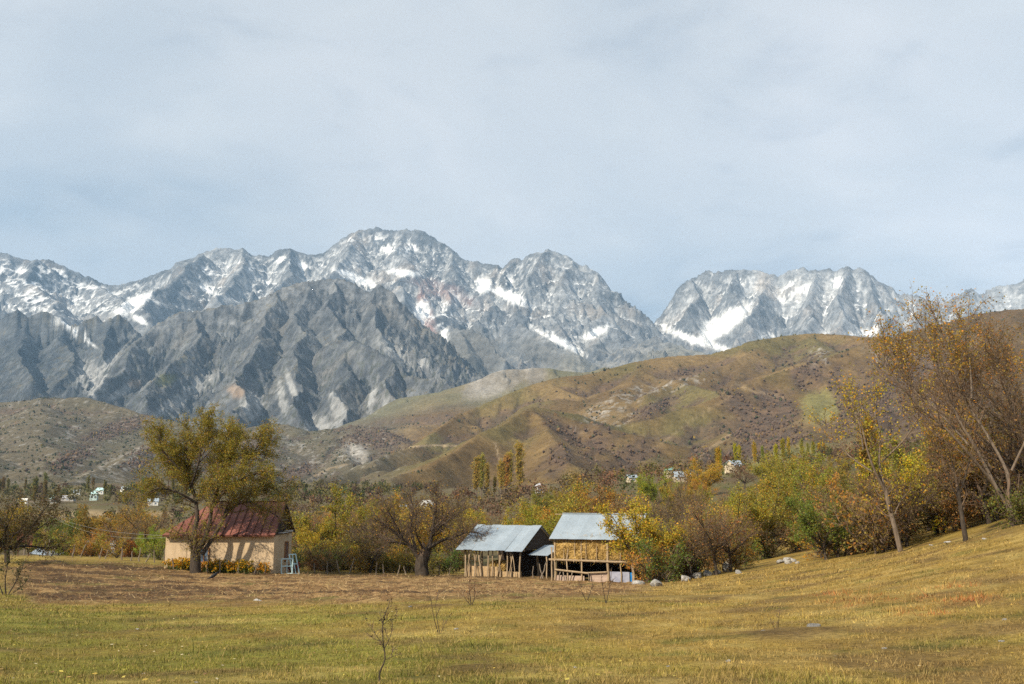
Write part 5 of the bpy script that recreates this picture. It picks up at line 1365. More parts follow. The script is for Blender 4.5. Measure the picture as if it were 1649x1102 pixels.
# the two-storey hay barn
bl = at(893, 934, 62.0)
barn = empty('hay_barn', (bl[0], bl[1], bl[2]), R(-23))
tag(barn, 'two-storey open hay barn with posts, stuffed loft and bright metal roof', 'barn')
BW, BD, BF, BE, BR = 5.0, 4.4, 1.18, 2.50, 3.95       # width, depth, loft floor, eave, ridge (origin: front left corner)
for i, x in enumerate((0.02, 0.85, 1.75, 3.38, 4.2, 4.97)):
    crooked_post(barn, (x, 0, -0.3), (x + (0.03, -.02, .02, 0, .02, .03)[i], 0, BE), (0.055, .05, .055, .085, .04, .10)[i], seed=i)
crooked_post(barn, (-0.16, -0.06, -0.3), (-0.18, -0.02, 1.95), 0.05, seed=11)
for i, x in enumerate((0.62, 1.32, 2.05, 2.72)): crooked_post(barn, (x, -0.04, BF), (x + 0.02, -0.04, BE), 0.028, 'loft_stud', seed=20 + i)
for i, (x, y) in enumerate(((0, BD), (2.6, BD), (BW, BD), (0, BD / 2), (BW, BD / 2))): crooked_post(barn, (x, y, -0.3), (x, y, BE), 0.07, seed=30 + i)
MB().bar((-0.35, -0.02, BF + 0.03), (BW + 0.25, -0.10, BF - 0.02), 0.065).build('floor_beam', wood_m, barn)
MB().bar((-0.2, BD, BF), (BW + 0.2, BD, BF), 0.065).build('floor_beam', wood_m, barn)
for x in (0.05, 1.3, 2.6, 3.9, 4.9): MB().bar((x, -0.15, BF - 0.02), (x, BD + 0.1, BF - 0.02), 0.05).build('joist', wood_m, barn)
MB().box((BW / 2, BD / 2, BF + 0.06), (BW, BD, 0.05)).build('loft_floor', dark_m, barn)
MB().bar((-0.1, 0, BE), (BW + 0.1, 0, BE), 0.05).build('wall_plate', wood_m, barn)
MB().bar((0.05, -0.08, 0.62), (2.2, -0.1, 0.46), 0.06).build('rail', wood_m, barn)
MB().bar((2.1, -0.1, 0.48), (3.35, -0.08, 0.56), 0.05).build('rail', wood_m, barn)
MB().box((0.95, 0.05, 0.10), (1.9, 0.05, 0.36)).build('board', pink_m, barn)
MB().box((2.82, 0.06, 0.22), (1.1, 0.05, 0.62)).build('board', pink_m, barn)
MB().box((4.08, 0.06, 0.20), (1.25, 0.03, 0.78)).build('sheet_panel', lav_m, barn)
MB().box((4.82, 0.16, 0.25), (0.2, 0.05, 0.62)).build('blue_sheet', blue_m, barn)
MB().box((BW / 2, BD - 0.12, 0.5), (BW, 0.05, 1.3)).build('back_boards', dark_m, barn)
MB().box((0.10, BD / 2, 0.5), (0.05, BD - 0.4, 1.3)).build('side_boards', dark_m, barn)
for i, (x, dx) in enumerate(((0.30, 0.16), (0.82, -0.18), (1.02, 0.2), (2.35, -0.12))): crooked_post(barn, (x, -0.16, -0.3), (x + dx, -0.2, 0.5), 0.035, 'brace', stake_m, 50 + i)
hay_mass(barn, 0.06, 3.36, 0.05, BD - 0.3, BF + 0.05, BE + 0.12, 3)
hay_mass(barn, 3.42, 4.92, 0.25, BD - 0.3, BF + 0.05, BE, 5, 0.42)
nsh = 9
for side in (0, 1):
    for i in range(nsh):
        xa, xb = -0.22 + i * (BW + 0.44) / nsh, -0.22 + (i + 1) * (BW + 0.44) / nsh + 0.02
        lift = 0.006 * (i % 2)
        if side == 0: q = [(xa, -0.36, BE - 0.04 + lift), (xb, -0.36, BE - 0.04 + lift), (xb, BD / 2, BR + lift), (xa, BD / 2, BR + lift)]
        else: q = [(xb, BD + 0.36, BE - 0.04 + lift), (xa, BD + 0.36, BE - 0.04 + lift), (xa, BD / 2, BR + lift), (xb, BD / 2, BR + lift)]
        sheet(*q, 'roof_sheet', tin_m, barn)
MB().box((BW / 2, BD / 2, BR + 0.012), (BW + 0.46, 0.22, 0.03)).build('ridge_cap', tin_m, barn)
for x in (-0.2, BW / 2, BW + 0.2):
    for s in (0, 1): MB().bar((x, -0.3 if s == 0 else BD + .3, BE - 0.10), (x, BD / 2, BR - 0.07), 0.045).build('rafter', wood_m, barn)
MB().bar((-0.75, BD / 2, BR - 0.06), (0.2, BD / 2, BR - 0.06), 0.03).build('ridge_pole', wood_m, barn)

# the low open shed
sl = at(747, 926, 67.5)
shed = empty('open_shed', (sl[0], sl[1], sl[2] - 0.05), R(-27))
tag(shed, 'low open pole shed with dented metal roof and a knee-high clay wall', 'shed')
SW, SD, SE, SR = 4.2, 5.0, 1.72, 3.26
for i, x in enumerate((0.1, 0.4, 0.85, 1.3, 1.75, 2.2, 2.7, 3.15, 3.6, 4.1)):
    crooked_post(shed, (x + 0.08 * math.sin(i * 2.1), -0.02, -0.3), (x + 0.1 * math.sin(i * 3.7), 0, SE), 0.045 if i % 3 else 0.06, seed=60 + i)
for i, (x, dx) in enumerate(((0.2, 0.3), (1.1, -0.3), (2.5, 0.35), (3.3, 0.4), (3.95, -0.3))): crooked_post(shed, (x, -0.1, -0.3), (x + dx, -0.08, 1.5), 0.03, 'brace', wood_m, 80 + i)
for i, (x, y) in enumerate(((0, SD), (2.1, SD), (4.2, SD), (0, 2.5), (4.2, 2.5), (2.1, 2.6))): crooked_post(shed, (x, y, -0.3), (x, y, SE), 0.07, seed=90 + i)
MB().bar((-0.3, 0, SE), (SW + 0.3, 0, SE), 0.055).build('wall_plate', wood_m, shed)
MB().box((1.25, 0.25, 0.16), (2.4, 0.22, 0.95)).build('clay_wall', mud_m, shed)
MB().box((3.35, 0.25, 0.02), (1.5, 0.22, 0.66)).build('clay_wall', mud_m, shed)
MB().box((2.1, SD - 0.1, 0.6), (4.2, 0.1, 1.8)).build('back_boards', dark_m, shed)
hay_mass(shed, 1.6, 2.7, 0.75, 2.0, -0.1, 1.1, 9, 0.8)
ns2 = 8
for side in (0, 1):
    for i in range(ns2):
        xa, xb = -0.4 + i * (SW + 0.7) / ns2, -0.4 + (i + 1) * (SW + 0.7) / ns2 + 0.03
        l0, l1 = 0.03 * math.sin(i * 1.7) + 0.006 * (i % 2), 0.03 * math.sin(i * 2.9 + 1)
        if side == 0: q = [(xa, -0.5, SE - 0.02 + l0), (xb, -0.5, SE - 0.02 + l0), (xb, SD / 2, SR + l1), (xa, SD / 2, SR + l1)]
        else: q = [(xb, SD + 0.5, SE - 0.02 + l0), (xa, SD + 0.5, SE - 0.02 + l0), (xa, SD / 2, SR + l1), (xb, SD / 2, SR + l1)]
        sheet(*q, 'roof_sheet', tin_m, shed, 6, 0.016)
for x in (-0.25, 2.1, SW + 0.2):
    for s in (0, 1): MB().bar((x, -0.4 if s == 0 else SD + .4, SE - 0.05), (x, SD / 2, SR - 0.09), 0.045).build('rafter', wood_m, shed)
MB().prism([(SW + 0.2, 0.2, SE), (SW + 0.2, SD - 0.2, SE), (SW + 0.2, SD / 2, SR - 0.15)], (0.03, 0, 0)).build('dark_gable_sheet', dark_m, shed)  # dark sheet filling the gable triangle
sheet((SW + 0.3, 0.4, SE - 0.28), (SW + 1.7, 0.4, SE - 0.3), (SW + 1.7, 3.0, SE + 0.25), (SW + 0.3, 3.0, SE + 0.25), 'lean_to_sheet', tin_m, shed, 10)
crooked_post(shed, (SW + 1.6, 0.5, -0.3), (SW + 1.6, 0.5, SE - 0.3), 0.05, seed=140)

# ---- distant houses
def far_house(px, py, Y, w, d, h, rh, rz, wallm, roofm, label, cat='house', name='farmhouse', group=None, wins=2, hip=False):
    if Y > 120:                                   # stand it where the sight line meets the ground
        g = on_ground(px, py); k = float(np.clip(g[1] / Y, 0.6, 1.6)); w, d, h, rh = w * k, d * k, h * k, rh * k
        p = np.array(g)
    else:
        p = at(px, py, Y)
    o = empty(name, (p[0], p[1], p[2]), rz); tag(o, label, cat, group)
    dn = 1.5
    MB().box((0, 0, (h - dn) / 2), (w, d, h + dn)).build('wall', wallm, o)
    ov = 0.35
    if hip:
        MB().prism([(-w / 2 - ov, -d / 2 - ov, h), (w / 2 + ov, -d / 2 - ov, h), (w / 2 + ov, d / 2 + ov, h), (-w / 2 - ov, d / 2 + ov, h)], (0, 0, 0.08)).build('eave_slab', roofm, o)
        m = MB(); b = [(-w / 2 - ov, -d / 2 - ov, h + .082), (w / 2 + ov, -d / 2 - ov, h + .082), (w / 2 + ov, d / 2 + ov, h + .082), (-w / 2 - ov, d / 2 + ov, h + .082)]
        k = max(w / 2 - d / 2, 0.05); r1, r2 = (-k, 0, h + rh), (k, 0, h + rh)
        m.quad(b[0], b[1], r2, r1).quad(b[1], b[2], r2).quad(b[2], b[3], r1, r2).quad(b[3], b[0], r1); m.build('roof', roofm, o)
    else:
        r = None
        for s in (-1, 1):
            MB().prism([(-w / 2 - ov, s * (d / 2 + ov), h - 0.1), (w / 2 + ov, s * (d / 2 + ov), h - 0.1), (w / 2 + ov, 0, h + rh), (-w / 2 - ov, 0, h + rh)], (0, 0, 0.09)).build('roof', roofm, o)
        MB().prism([(-w / 2 + .02, -d / 2, h), (-w / 2 + .02, d / 2, h), (-w / 2 + .02, 0, h + rh - 0.12)], (w - 0.04, 0, 0)).build('gable', wallm, o)
    for i in range(wins):
        x = (i + 0.5) / wins * w - w / 2
        window(o, (x, -d / 2 - 0.002, h * 0.52), min(1.1, w / wins * 0.5), h * 0.42, (0, -1, 0), white_m)
    if wins: window(o, (w / 2 + .002, 0, h * 0.5), 0.9, h * 0.42, (1, 0, 0), white_m)
    return o
gp = 'far village houses'
far_house(122, 799, 760, 5.8, 5, 2.6, 2.2, 0.3, white_m, tin_m, 'white house with pale metal roof, highest in the far village', group=gp)
far_house(161, 797, 720, 5.0, 5, 2.8, 2.0, 0.2, white_m, simple('turquoise_sheet', (0.35, 0.55, 0.55), (0.5, 0.66, 0.66), 2), 'far village house with turquoise-white roof behind the two-storey one', group=gp)
far_house(151, 806, 690, 4.6, 5, 4.4, 2.2, 0.2, simple('turquoise_wall', (0.40, 0.52, 0.50), (0.52, 0.63, 0.61), 2), bpy.data.materials['turquoise_sheet'], 'two-storey turquoise house in the middle of the far village', group=gp, hip=True)
far_house(110, 808, 660, 8.0, 4, 2.2, 1.6, 0.0, simple('grey_wall', (0.30, 0.28, 0.26), (0.4, 0.38, 0.36), 2), simple('grey_roof', (0.30, 0.30, 0.32), (0.42, 0.42, 0.44), 2), 'long low house with dull grey roof in the far village', group=gp, wins=3)
far_house(85, 811, 620, 3.4, 4, 2.8, 2.2, 0.5, white_m, bpy.data.materials['turquoise_sheet'], 'narrow pale house with pointed turquoise roof at the near edge of the village', group=gp, hip=True, wins=1)
far_house(202, 793, 780, 5.6, 5, 2.4, 1.8, -0.2, white_m, tin_m, 'white-roofed house at the village end nearest the big tree', group=gp)
far_house(246, 815, 520, 5.2, 4, 2.2, 1.6, 0.3, white_m, tin_m, 'white-roofed cottage glimpsed just left of the big tree crown', group=gp)
far_house(60, 797, 780, 4.6, 4, 2.2, 1.8, -0.3, white_m, tin_m, 'pale cottage at the far left of the village among poplars', group=gp)
far_house(39, 811, 640, 3.6, 3, 1.9, 1.2, 0.1, white_m, white_m, 'small white hut half hidden beside the dark edge tree', group=gp, wins=1)
uc = simple('upper_wall', (0.46, 0.38, 0.27), (0.58, 0.50, 0.37), 2)
gq = 'upper farmhouses on the slope'
far_house(1085, 770, 335, 5.0, 4.4, 2.5, 1.0, 0.25, uc, green_roof_m, 'ochre farmhouse with green hipped roof on the upper slope', group=gq, hip=True)
far_house(1098, 776, 318, 4.6, 3.6, 1.6, 1.6, 0.0, uc, tin_m, 'low farmhouse with pale metal roof just below the green-roofed one', group=gq)
far_house(1183, 762, 345, 4.6, 5.0, 2.2, 2.0, 0.55, uc, tin_m, 'farmhouse with pale gabled roof standing alone right of the others on the slope', group=gq)
far_house(1018, 776, 350, 3.2, 3, 1.4, 0.9, 0.2, uc, tin_m, 'tiny pale-roofed hut left of the green-roofed farmhouse', group=gq, wins=1)
far_house(868, 794, 440, 2.6, 2.6, 2.6, 1.9, 0.4, white_m, simple('grey_cap', (0.42, 0.44, 0.48), (0.55, 0.57, 0.6), 2), 'small white tower-like hut with pointed grey cap below the dry hill', cat='tower', name='white_tower', hip=True, wins=1)
far_house(659, 829, 245, 4.6, 4, 1.3, 1.0, 0.15, simple('orange_wall', (0.45, 0.25, 0.13), (0.55, 0.33, 0.18), 2), tin_m, 'house with orange wall and pale metal roof beyond the gnarled tree', wins=1)
far_house(688, 823, 270, 3.0, 3, 1.6, 1.2, 0.9, white_m, white_m, 'small white gabled house right of the orange-walled one beyond the gnarled tree', wins=1)
for px, py, w in ((629, 828, 1.3), (636, 828, 1.5), (643, 829, 1.2)):
    p = on_ground(px, py)
    bm = bmesh.new(); bmesh.ops.create_cone(bm, cap_ends=True, segments=14, radius1=w * 0.42, radius2=w * 0.5, depth=w * 1.1)
    me = bpy.data.meshes.new('water_barrel'); bm.to_mesh(me); bm.free(); me.materials.append(blue_m.m)
    b = empty('water_barrel', (p[0], p[1], p[2]))
    bd = link(bpy.data.objects.new('body', me), b); bd.location.z = w * 0.55
    MB().bar((0, 0, w * 1.1), (0, 0, w * 1.16), w * 0.40).build('lid', blue_m, b)
    MB().bar((0, 0, -0.5), (0, 0, 0.02), w * 0.3).build('stand', stake_m, b)
    tag(b, {629: 'left blue barrel of the three beyond the gnarled tree', 636: 'middle blue barrel of the three beyond the gnarled tree', 643: 'blue barrel next to the orange-walled far house'}[px], 'barrel', 'blue barrels')
far_house(161, 891, 95, 1.9, 2.0, 0.25, 0.85, 0.35, white_m, tin_m, 'small hut with steep white metal roof in the hollow behind the fence', name='white_hut', cat='hut', wins=0)
p = at(76, 889, 90); o = empty('sheet_roofed_pen', (p[0], p[1], gz(p[0], p[1])))
tag(o, 'low animal pen with a single slanting pale metal sheet roof behind the rusty board', 'pen')
zz = p[2] - gz(p[0], p[1])
sheet((-1.3, -0.7, zz - 0.1), (1.1, -0.7, zz - 0.35), (1.1, 0.9, zz - 0.1), (-1.3, 0.9, zz + 0.25), 'roof_sheet', tin_m, o, 12)
for x in (-1.2, 1.0):
    for y in (-0.6, 0.8): MB().bar((x, y, -0.3), (x, y, zz - 0.2), 0.05).build('post', stake_m, o)
# ------------------------------------------------------------------ fence, board, wires
def stake(px, py_top, py_bot, Y, lean, label, r=0.045, group='fence stakes along the field edge'):
    g = on_ground(px, py_bot, Y); k = Y / F_PX
    h = max(0.6, (py_bot - py_top) * k)
    rg = np.random.RandomState(int(px * 7) % 9973)
    P = np.linspace((0, 0, -0.25), (lean * h, rg.uniform(-0.08, 0.08), h), 6); P[1:-1] += rg.normal(0, r * 0.45, (4, 3))
    V, F = tubes([(P, np.linspace(1.15, 0.75, 6) * r * rg.uniform(0.8, 1.2))], 6)
    me = bpy.data.meshes.new('fence_stake'); me.from_pydata([tuple(v) for v in V], [], [tuple(int(i) for i in f) for f in F] + [tuple(range(30, 36))])
    me.materials.append(stake_m.m)
    o = link(bpy.data.objects.new('fence_stake', me)); o.location = g
    return tag(o, label, 'stake', group)
for a in [
 (66,877,901,75,.25,'thick dark stake leaning right, first after the rusty board'), (75,870,896,77,.1,'upright dark stake beside the thick leaning one'), (80,880,899,76,.55,'pale stake slanting strongly next to the dark stakes'),
 (116,884,903,75,.15,'dark forked-looking stake between the pen and the white hut'), (127,880,900,75,.5,'slanting pale stake left of the white hut'), (158,888,905,74.5,.3,'stake in front of the white hut roof'),
 (168,890,904,74.5,.35,'slanting stake just right of the white hut'), (196,889,908,74,-.05,'upright stake in the left field fence before yellow leaves'), (210,893,908,74,.1,'short stake between upright fence stakes left of the house'),
 (222,890,911,73.5,.12,'pale stake with a slight lean left of the house'), (232,902,912,73,.7,'fallen-over short stake at the fence left of the house'), (249,893,913,73,-.1,'thin stake second from the left house corner'),
 (262,893,917,72.5,.1,'tall dark stake closest to the left house corner'), (281,894,913,67,-.25,'stake leaning left before the flowers at the left of the big tree'), (334,892,920,67,.02,'dark stake beside the house window right of the trunk'),
 (354,898,922,67,-.02,'thin grey stake before the house wall near its middle'), (383,905,922,67,.05,'short stake among the orange flowers'), (407,900,923,67,.45,'stake leaning right against the pale house wall'), (427,908,924,67,0,'short stake nearest the right house corner'),
 (506,910,926,71,0,'short pale stake right of the window frames'), (526,908,926,71,.05,'stake in front of the yellow bush-like tree'), (548,905,927,71,-.3,'stake leaning left between house and gnarled tree'), (561,902,927,71,.35,'slanting stake beside the left-leaning one'),
 (605,908,927,70.5,.1,'stake right of the dark bare small tree'), (619,910,927,70.5,-.2,'thin stake leaning left before the gnarled tree'), (640,912,928,70.5,.25,'short stake left of the gnarled trunk'), (655,915,928,70.5,-.35,'low stake tipped over beside the gnarled trunk'),
 (706,912,928,70,.1,'stake right of the gnarled trunk'), (722,910,929,70,.2,'pale stake left of the open shed'), (868,905,932,64,.45,'slanting pole between the shed and the hay barn'), (876,908,932,64,-.3,'left-leaning pole next to the hay barn'), (858,912,931,65,.05,'short pole at the right end of the open shed'),
]: stake(*a)
bp = on_ground(38, 897, 74.5)
board = empty('rusty_board', bp, 0.08); tag(board, 'dark rusty sheet metal board on two thin legs at the fence', 'board')
MB().box((0, 0, 1.42), (1.12, 0.03, 0.92)).build('panel', rust_m, board)
for s in (-1, 1): MB().bar((s * 0.38 - 0.05, 0.03, -0.25), (s * 0.38, 0.03, 1.85), 0.028).build('leg', rust_m, board)
MB().box((0.36, 0.02, 0.78), (0.36, 0.03, 0.34)).build('lower_plate', simple('brown_plate', (0.16, 0.06, 0.035), (0.26, 0.11, 0.06), 5), board)
pp = on_ground(46, 800, 130)
pole = empty('utility_pole', pp); tag(pole, 'thin wooden utility pole behind the dark tree at the edge', 'pole')
zt = at(50, 808, 130)[2] - pp[2]
MB().bar((0, 0, -0.5), (0, 0, zt + 0.5), 0.11, 0.07, 8).build('post', stake_m, pole)
MB().box((0, 0, zt), (1.3, 0.08, 0.08)).build('crossarm', stake_m, pole)
wire_m = Mat('wire').color((0.22, 0.21, 0.19)).set('Roughness', 0.5)
for i, (dx, lab) in enumerate(((-0.5, 'upper power wire sagging from the pole to the house eave'), (0.5, 'lower power wire sagging from the pole to the house eave'))):
    a = np.array([pp[0] + dx, pp[1], pp[2] + zt + 0.05]); b = np.array([hp[0] - W2 - 0.1, 68.6 + 0.5 * i, house.location.z + HW - 0.05 - 0.12 * i])
    t = np.linspace(0, 1, 16)[:, None]; P = a * (1 - t) + b * t; P[:, 2] -= (1.0 + 0.5 * i) * 4 * (t * (1 - t))[:, 0]
    V, F = tubes([(P, np.full(16, 0.010))], 4)
    tag(link(bpy.data.objects.new('power_wire', mesh_np('power_wire', V, F, mats=[wire_m.m]))), lab, 'wire', 'power wires')

# ------------------------------------------------------------------ marigolds along the house wall
flower_m = leaf_material('petals', 0.3)
stem_green_m = simple('flower_stems', (0.06, 0.085, 0.02), (0.12, 0.13, 0.03), 5)
def marigold(seed):
    rg = np.random.RandomState(seed); st, C, L = [], [], []
    for k in range(34):
        d = np.array([rg.normal(0, 0.45), rg.normal(0, 0.35), 1]); s = stem(rg, (rg.normal(0, .16), rg.normal(0, .12), -0.03), d, rg.uniform(0.45, 0.95), 0.009, 0.005, 4, 0.12)
        st.append(s); C.append(s[0][-1]); C.append(s[0][-2] + rg.normal(0, .06, 3))
        for q in s[0][1:]: L.append(q + rg.normal(0, 0.05, (5, 3)))
    V, F = tubes(st, 3); Vl, Fl, Tl = leaves_mesh(rg, np.concatenate(L), 0.09)
    o = len(V)
    stems = mesh_np('marigold_stems', np.concatenate([V, Vl]), np.concatenate([F, Fl + o]), mats=[stem_green_m.m])
    C = np.array(C); n = len(C); P = []
    for k in range(14): P.append(C + rg.normal(0, 0.035, (n, 3)))
    Vl, Fl, Tl = leaves_mesh(rg, np.concatenate(P), 0.085)
    return stems, mesh_np('marigold_flowers', Vl, Fl, cols={'tint': np.clip(Tl, 0.75, 1.25)}, mats=[flower_m.m])
MG = [marigold(1), marigold(2), marigold(3)]
words = ['leftmost flowering marigold bush at the house wall', 'marigold bush left of the big trunk, next to the leftmost', 'marigold bush almost touching the big trunk on its left', 'marigold bush under the front window', 'marigold bush just right of the front window', 'dense marigold bush at the middle of the wall', 'tall marigold bush right of the wall middle', 'marigold bush behind the leaning stake', 'marigold bush right of the leaning stake', 'marigold bush nearest the window frames', 'low yellow-orange marigold bush at the left house corner']
for i, px in enumerate((286, 296, 304, 330, 344, 357, 370, 383, 398, 425, 277)):
    p = at(px, 915, 67.3); z = gz(p[0], p[1])
    o = empty('marigold_bush', (p[0], p[1], z), i * 1.3, 0.85 + 0.3 * ((i * 37) % 10) / 10); tag(o, words[i], 'flowers', 'marigolds along the house wall')
    a, b = MG[i % 3]
    link(bpy.data.objects.new('stems', a), o)
    f = link(bpy.data.objects.new('flowers', b), o); f['kind'] = 'stuff'; f.color = (0.66, 0.31 + 0.06 * (i % 3), 0.015, 1)
p = at(472, 915, 69.5)
plant('red_bush', T_thick[1], (p[0], p[1], gz(p[0], p[1])), 'small dark red bush right of the leaning window frames', 'shrub', color=(0.26, 0.03, 0.025), scale=0.33)

# ------------------------------------------------------------------ stones
stone_m = Mat('limestone')
_n1 = stone_m.noise(5, 6, 0.7); _n2 = stone_m.noise(1.2, 3)
_c = stone_m.ramp(_n1, [(0.3, (0.15, 0.14, 0.125)), (0.5, (0.36, 0.34, 0.315)), (0.75, (0.55, 0.535, 0.51))])
_c = stone_m.mix(stone_m.ramp(_n2, [(0.45, 0.0), (0.7, 0.6)]), _c, (0.13, 0.125, 0.10))
_c = stone_m.mix(1.0, _c, stone_m.objinfo('Color'), 'MULTIPLY')
stone_m.color(_c).set('Roughness', 0.9).bump(_n1, 0.9, 0.05)
def rock_mesh(seed):
    bm = bmesh.new(); bmesh.ops.create_icosphere(bm, subdivisions=3, radius=1.0)
    rg = np.random.RandomState(seed); off = rg.rand(3) * 50
    planes = [(unit(rg.normal(0, 1, 3)), rg.uniform(0.55, 0.85)) for _ in range(9)]
    for v in bm.verts:
        q = np.array(v.co)
        for n, d in planes:
            e = q @ n - d
            if e > 0: q = q - n * e * 0.9
        k = 1 + 0.16 * float(perlin(np.array([q[0] * 2 + off[0]]), np.array([q[1] * 2 + q[2] * 1.7 + off[1]]))[0])
        v.co = q * k
    me = bpy.data.meshes.new('stone'); bm.to_mesh(me); bm.free(); me.materials.append(stone_m.m); return me
ROCKS = [rock_mesh(s) for s in range(6)]
_rk = random.Random(4)
def stone(px, py, w_px, hr, label, group=None, dY=0.0, shade=1.0, name='stone', raise_m=0.0):
    g = on_ground(px, py) if py > 905 or px > 1200 else on_ground(px, py)
    Y = g[1] + dY; p = at(px, py, Y); z = gz(p[0], p[1])
    s = w_px * Y / F_PX / 2
    o = link(bpy.data.objects.new(name, _rk.choice(ROCKS))); o.location = (p[0], p[1], z + s * hr * 0.35 + raise_m)
    o.scale = (s, s * _rk.uniform(0.7, 1.0), s * hr); o.rotation_euler = (_rk.uniform(-.2, .2), _rk.uniform(-.2, .2), _rk.uniform(0, 6.28)); o.color = (shade, shade, shade, 1)
    return tag(o, label, 'stone', group)
gB = 'boulders of the long heap'
stone(1103, 936, 20, 0.8, 'pale boulder at the lower left end of the long heap', gB)
stone(1124, 931, 20, 0.7, 'second boulder from the lower left end of the long heap', gB, shade=0.9)
stone(1141, 927, 18, 0.7, 'flat boulder in the middle of the long heap', gB, shade=0.85)
stone(1154, 925, 18, 0.6, 'dark boulder right of the leaning trunk in the long heap', gB, shade=0.6)
stone(1170, 921, 26, 0.85, 'largest grey boulder near the right end of the long heap', gB, shade=0.95)
stone(1179, 915, 20, 0.9, 'boulder lying on top of the largest one in the heap', gB, shade=0.85, raise_m=0.25)
stone(1190, 924, 14, 0.6, 'small boulder at the right end of the long heap', gB, shade=0.8)
stone(1112, 930, 12, 0.7, 'small stone wedged behind the first two boulders of the heap', gB, shade=0.75, dY=0.6)
stone(1028, 943, 22, 0.6, 'light grey stone right below the hay barn corner', 'pair of loose boulders')
stone(1057, 945, 24, 0.75, 'light grey boulder right of the one below the barn', 'pair of loose boulders', shade=0.9)
stone(1016, 946, 10, 0.5, 'little flat stone beside the light grey one below the barn')
gS = 'stones of the small pile'
for i, (x, y, w, lab) in enumerate([(1257, 907, 13, 'leftmost stone of the small pile by the thicket'), (1268, 903, 14, 'top stone of the small pile by the thicket'), (1278, 905, 13, 'right stone of the small pile by the thicket'), (1270, 908, 14, 'front stone of the small pile by the thicket'), (1284, 908, 9, 'tiny stone at the right foot of the small pile')]): stone(x, y, w, 0.65, lab, gS, shade=1.1)
stone(1526, 875, 18, 0.3, 'flat white stone on the grassy rise left of the young tree', shade=1.4)
stone(1585, 869, 11, 0.35, 'small white stone on the rise right of the young tree', shade=1.4)
stone(1500, 879, 8, 0.4, 'tiny pale stone at the edge of the rise')
stone(414, 969, 19, 0.35, 'flat cream stone lying alone at the edge of the mown strip', shade=1.5)
stone(1228, 1021, 18, 0.55, 'grey stone on the low dry mound, left one', shade=0.8)
stone(1312, 1012, 26, 0.45, 'broad dark grey stone on the low dry mound', shade=0.6)
stone(1173, 1066, 11, 0.4, 'small white stone in the grass at the bottom right', shade=1.5)
stone(1424, 1045, 9, 0.4, 'small white stone below the red weeds', shade=1.5)
stone(1618, 999, 10, 0.4, 'small pale stone near the right border under the red weeds', shade=1.3)
stone(1612, 1034, 12, 0.4, 'pale stone low in the right border grass', shade=1.3)
stone(735, 1014, 9, 0.4, 'little pale stone beside the thin twin-stemmed weed', shade=1.2)
stone(660, 978, 10, 0.35, 'grey stone between the tall sapling and the weeds', shade=0.7)
stone(222, 1014, 7, 0.4, 'tiny white pebble in the left grass', shade=1.5)
stone(231, 1086, 7, 0.4, 'tiny white pebble near the bottom left', shade=1.5)
stone(317, 1100, 8, 0.4, 'pale pebble at the bottom edge left of the sapling', shade=1.4)
stone(927, 1076, 7, 0.4, 'white pebble right of the sapling foot', shade=1.5)
stone(1076, 1074, 7, 0.4, 'white pebble in the grass below the dry mound', shade=1.5)
stone(175, 893, 30, 0.2, 'whitish flat rubble on the ground right of the white hut', shade=1.3)

# ------------------------------------------------------------------ thin weeds and saplings in the meadow
def weed(name, seed, px, py, Y, lines, label, n_br, br, n_lf, lf, color, cat='plant', tw=0.004, n_tw=4):
    b = on_ground(px, py, Y); k = b[1] / F_PX
    fr = frame_px(b, k, lines, seed)
    me = build_tree(name, seed, fr, n_br=n_br, br_len=br, n_tw=n_tw, tw_len=br * 0.5, n_lf=n_lf, lf_size=lf, t0=0.25, tw_r=tw * 0.6, lf_spread=0.015, wander=0.15, lift=0.12, br_ang=0.7)
    return plant(name, me, b, label, cat, color=color)
weed('dead_sapling', 201, 612, 1112, 8.9, [([(0,-4),(-2,14),(8,34),(3,62),(2,86),(5,102),(10,114)], 0.0085, 0.0035), ([(4,48),(14,66),(17,80)], 0.004, 0.0025), ([(3,56),(-7,70),(-13,78)], 0.0035, 0.002), ([(2,86),(10,92),(17,98)], 0.0035, 0.002), ([(8,34),(20,39)], 0.003, 0.002)],
     'tall dark dead sapling with crooked stem rising from the bottom edge', 26, 0.10, 1.6, 0.022, (0.10, 0.07, 0.04), 'sapling', 0.004)
weed('twin_weed', 202, 707, 1021, None, [([(0,-3),(-8,22),(-12,44),(-16,64)], 0.008, 0.003), ([(2,-3),(-4,24),(-6,44),(-4,56)], 0.007, 0.003), ([(2,-2),(8,14),(14,22)], 0.005, 0.002)],
     'thin dry twin-stemmed weed right of the dead sapling', 9, 0.16, 1.2, 0.03, (0.22, 0.15, 0.05), tw=0.006)
weed('dry_weed', 203, 759, 975, None, [([(0,-2),(-2,14),(-4,30)], 0.016, 0.006), ([(0,-2),(6,14),(4,26)], 0.014, 0.005), ([(0,-2),(-8,8),(-12,14)], 0.012, 0.005)],
     'short reddish dry weed tuft beyond the twin-stemmed one', 10, 0.25, 1.5, 0.05, (0.20, 0.10, 0.05), tw=0.010)
weed('dry_weed', 204, 945, 968, None, [([(0,-2),(-6,10),(-10,20)], 0.014, 0.005), ([(0,-2),(6,14),(8,22)], 0.014, 0.005)], 'low dry weed in front of the hay barn, left of a taller one', 9, 0.25, 1.0, 0.05, (0.2, 0.13, 0.05), tw=0.009)
weed('dry_weed', 205, 976, 972, None, [([(0,-2),(-4,20),(-6,36)], 0.013, 0.005), ([(0,-2),(5,22),(9,42)], 0.013, 0.005)], 'taller dry weed in front of the right end of the hay barn', 9, 0.25, 1.0, 0.05, (0.2, 0.13, 0.05), tw=0.009)
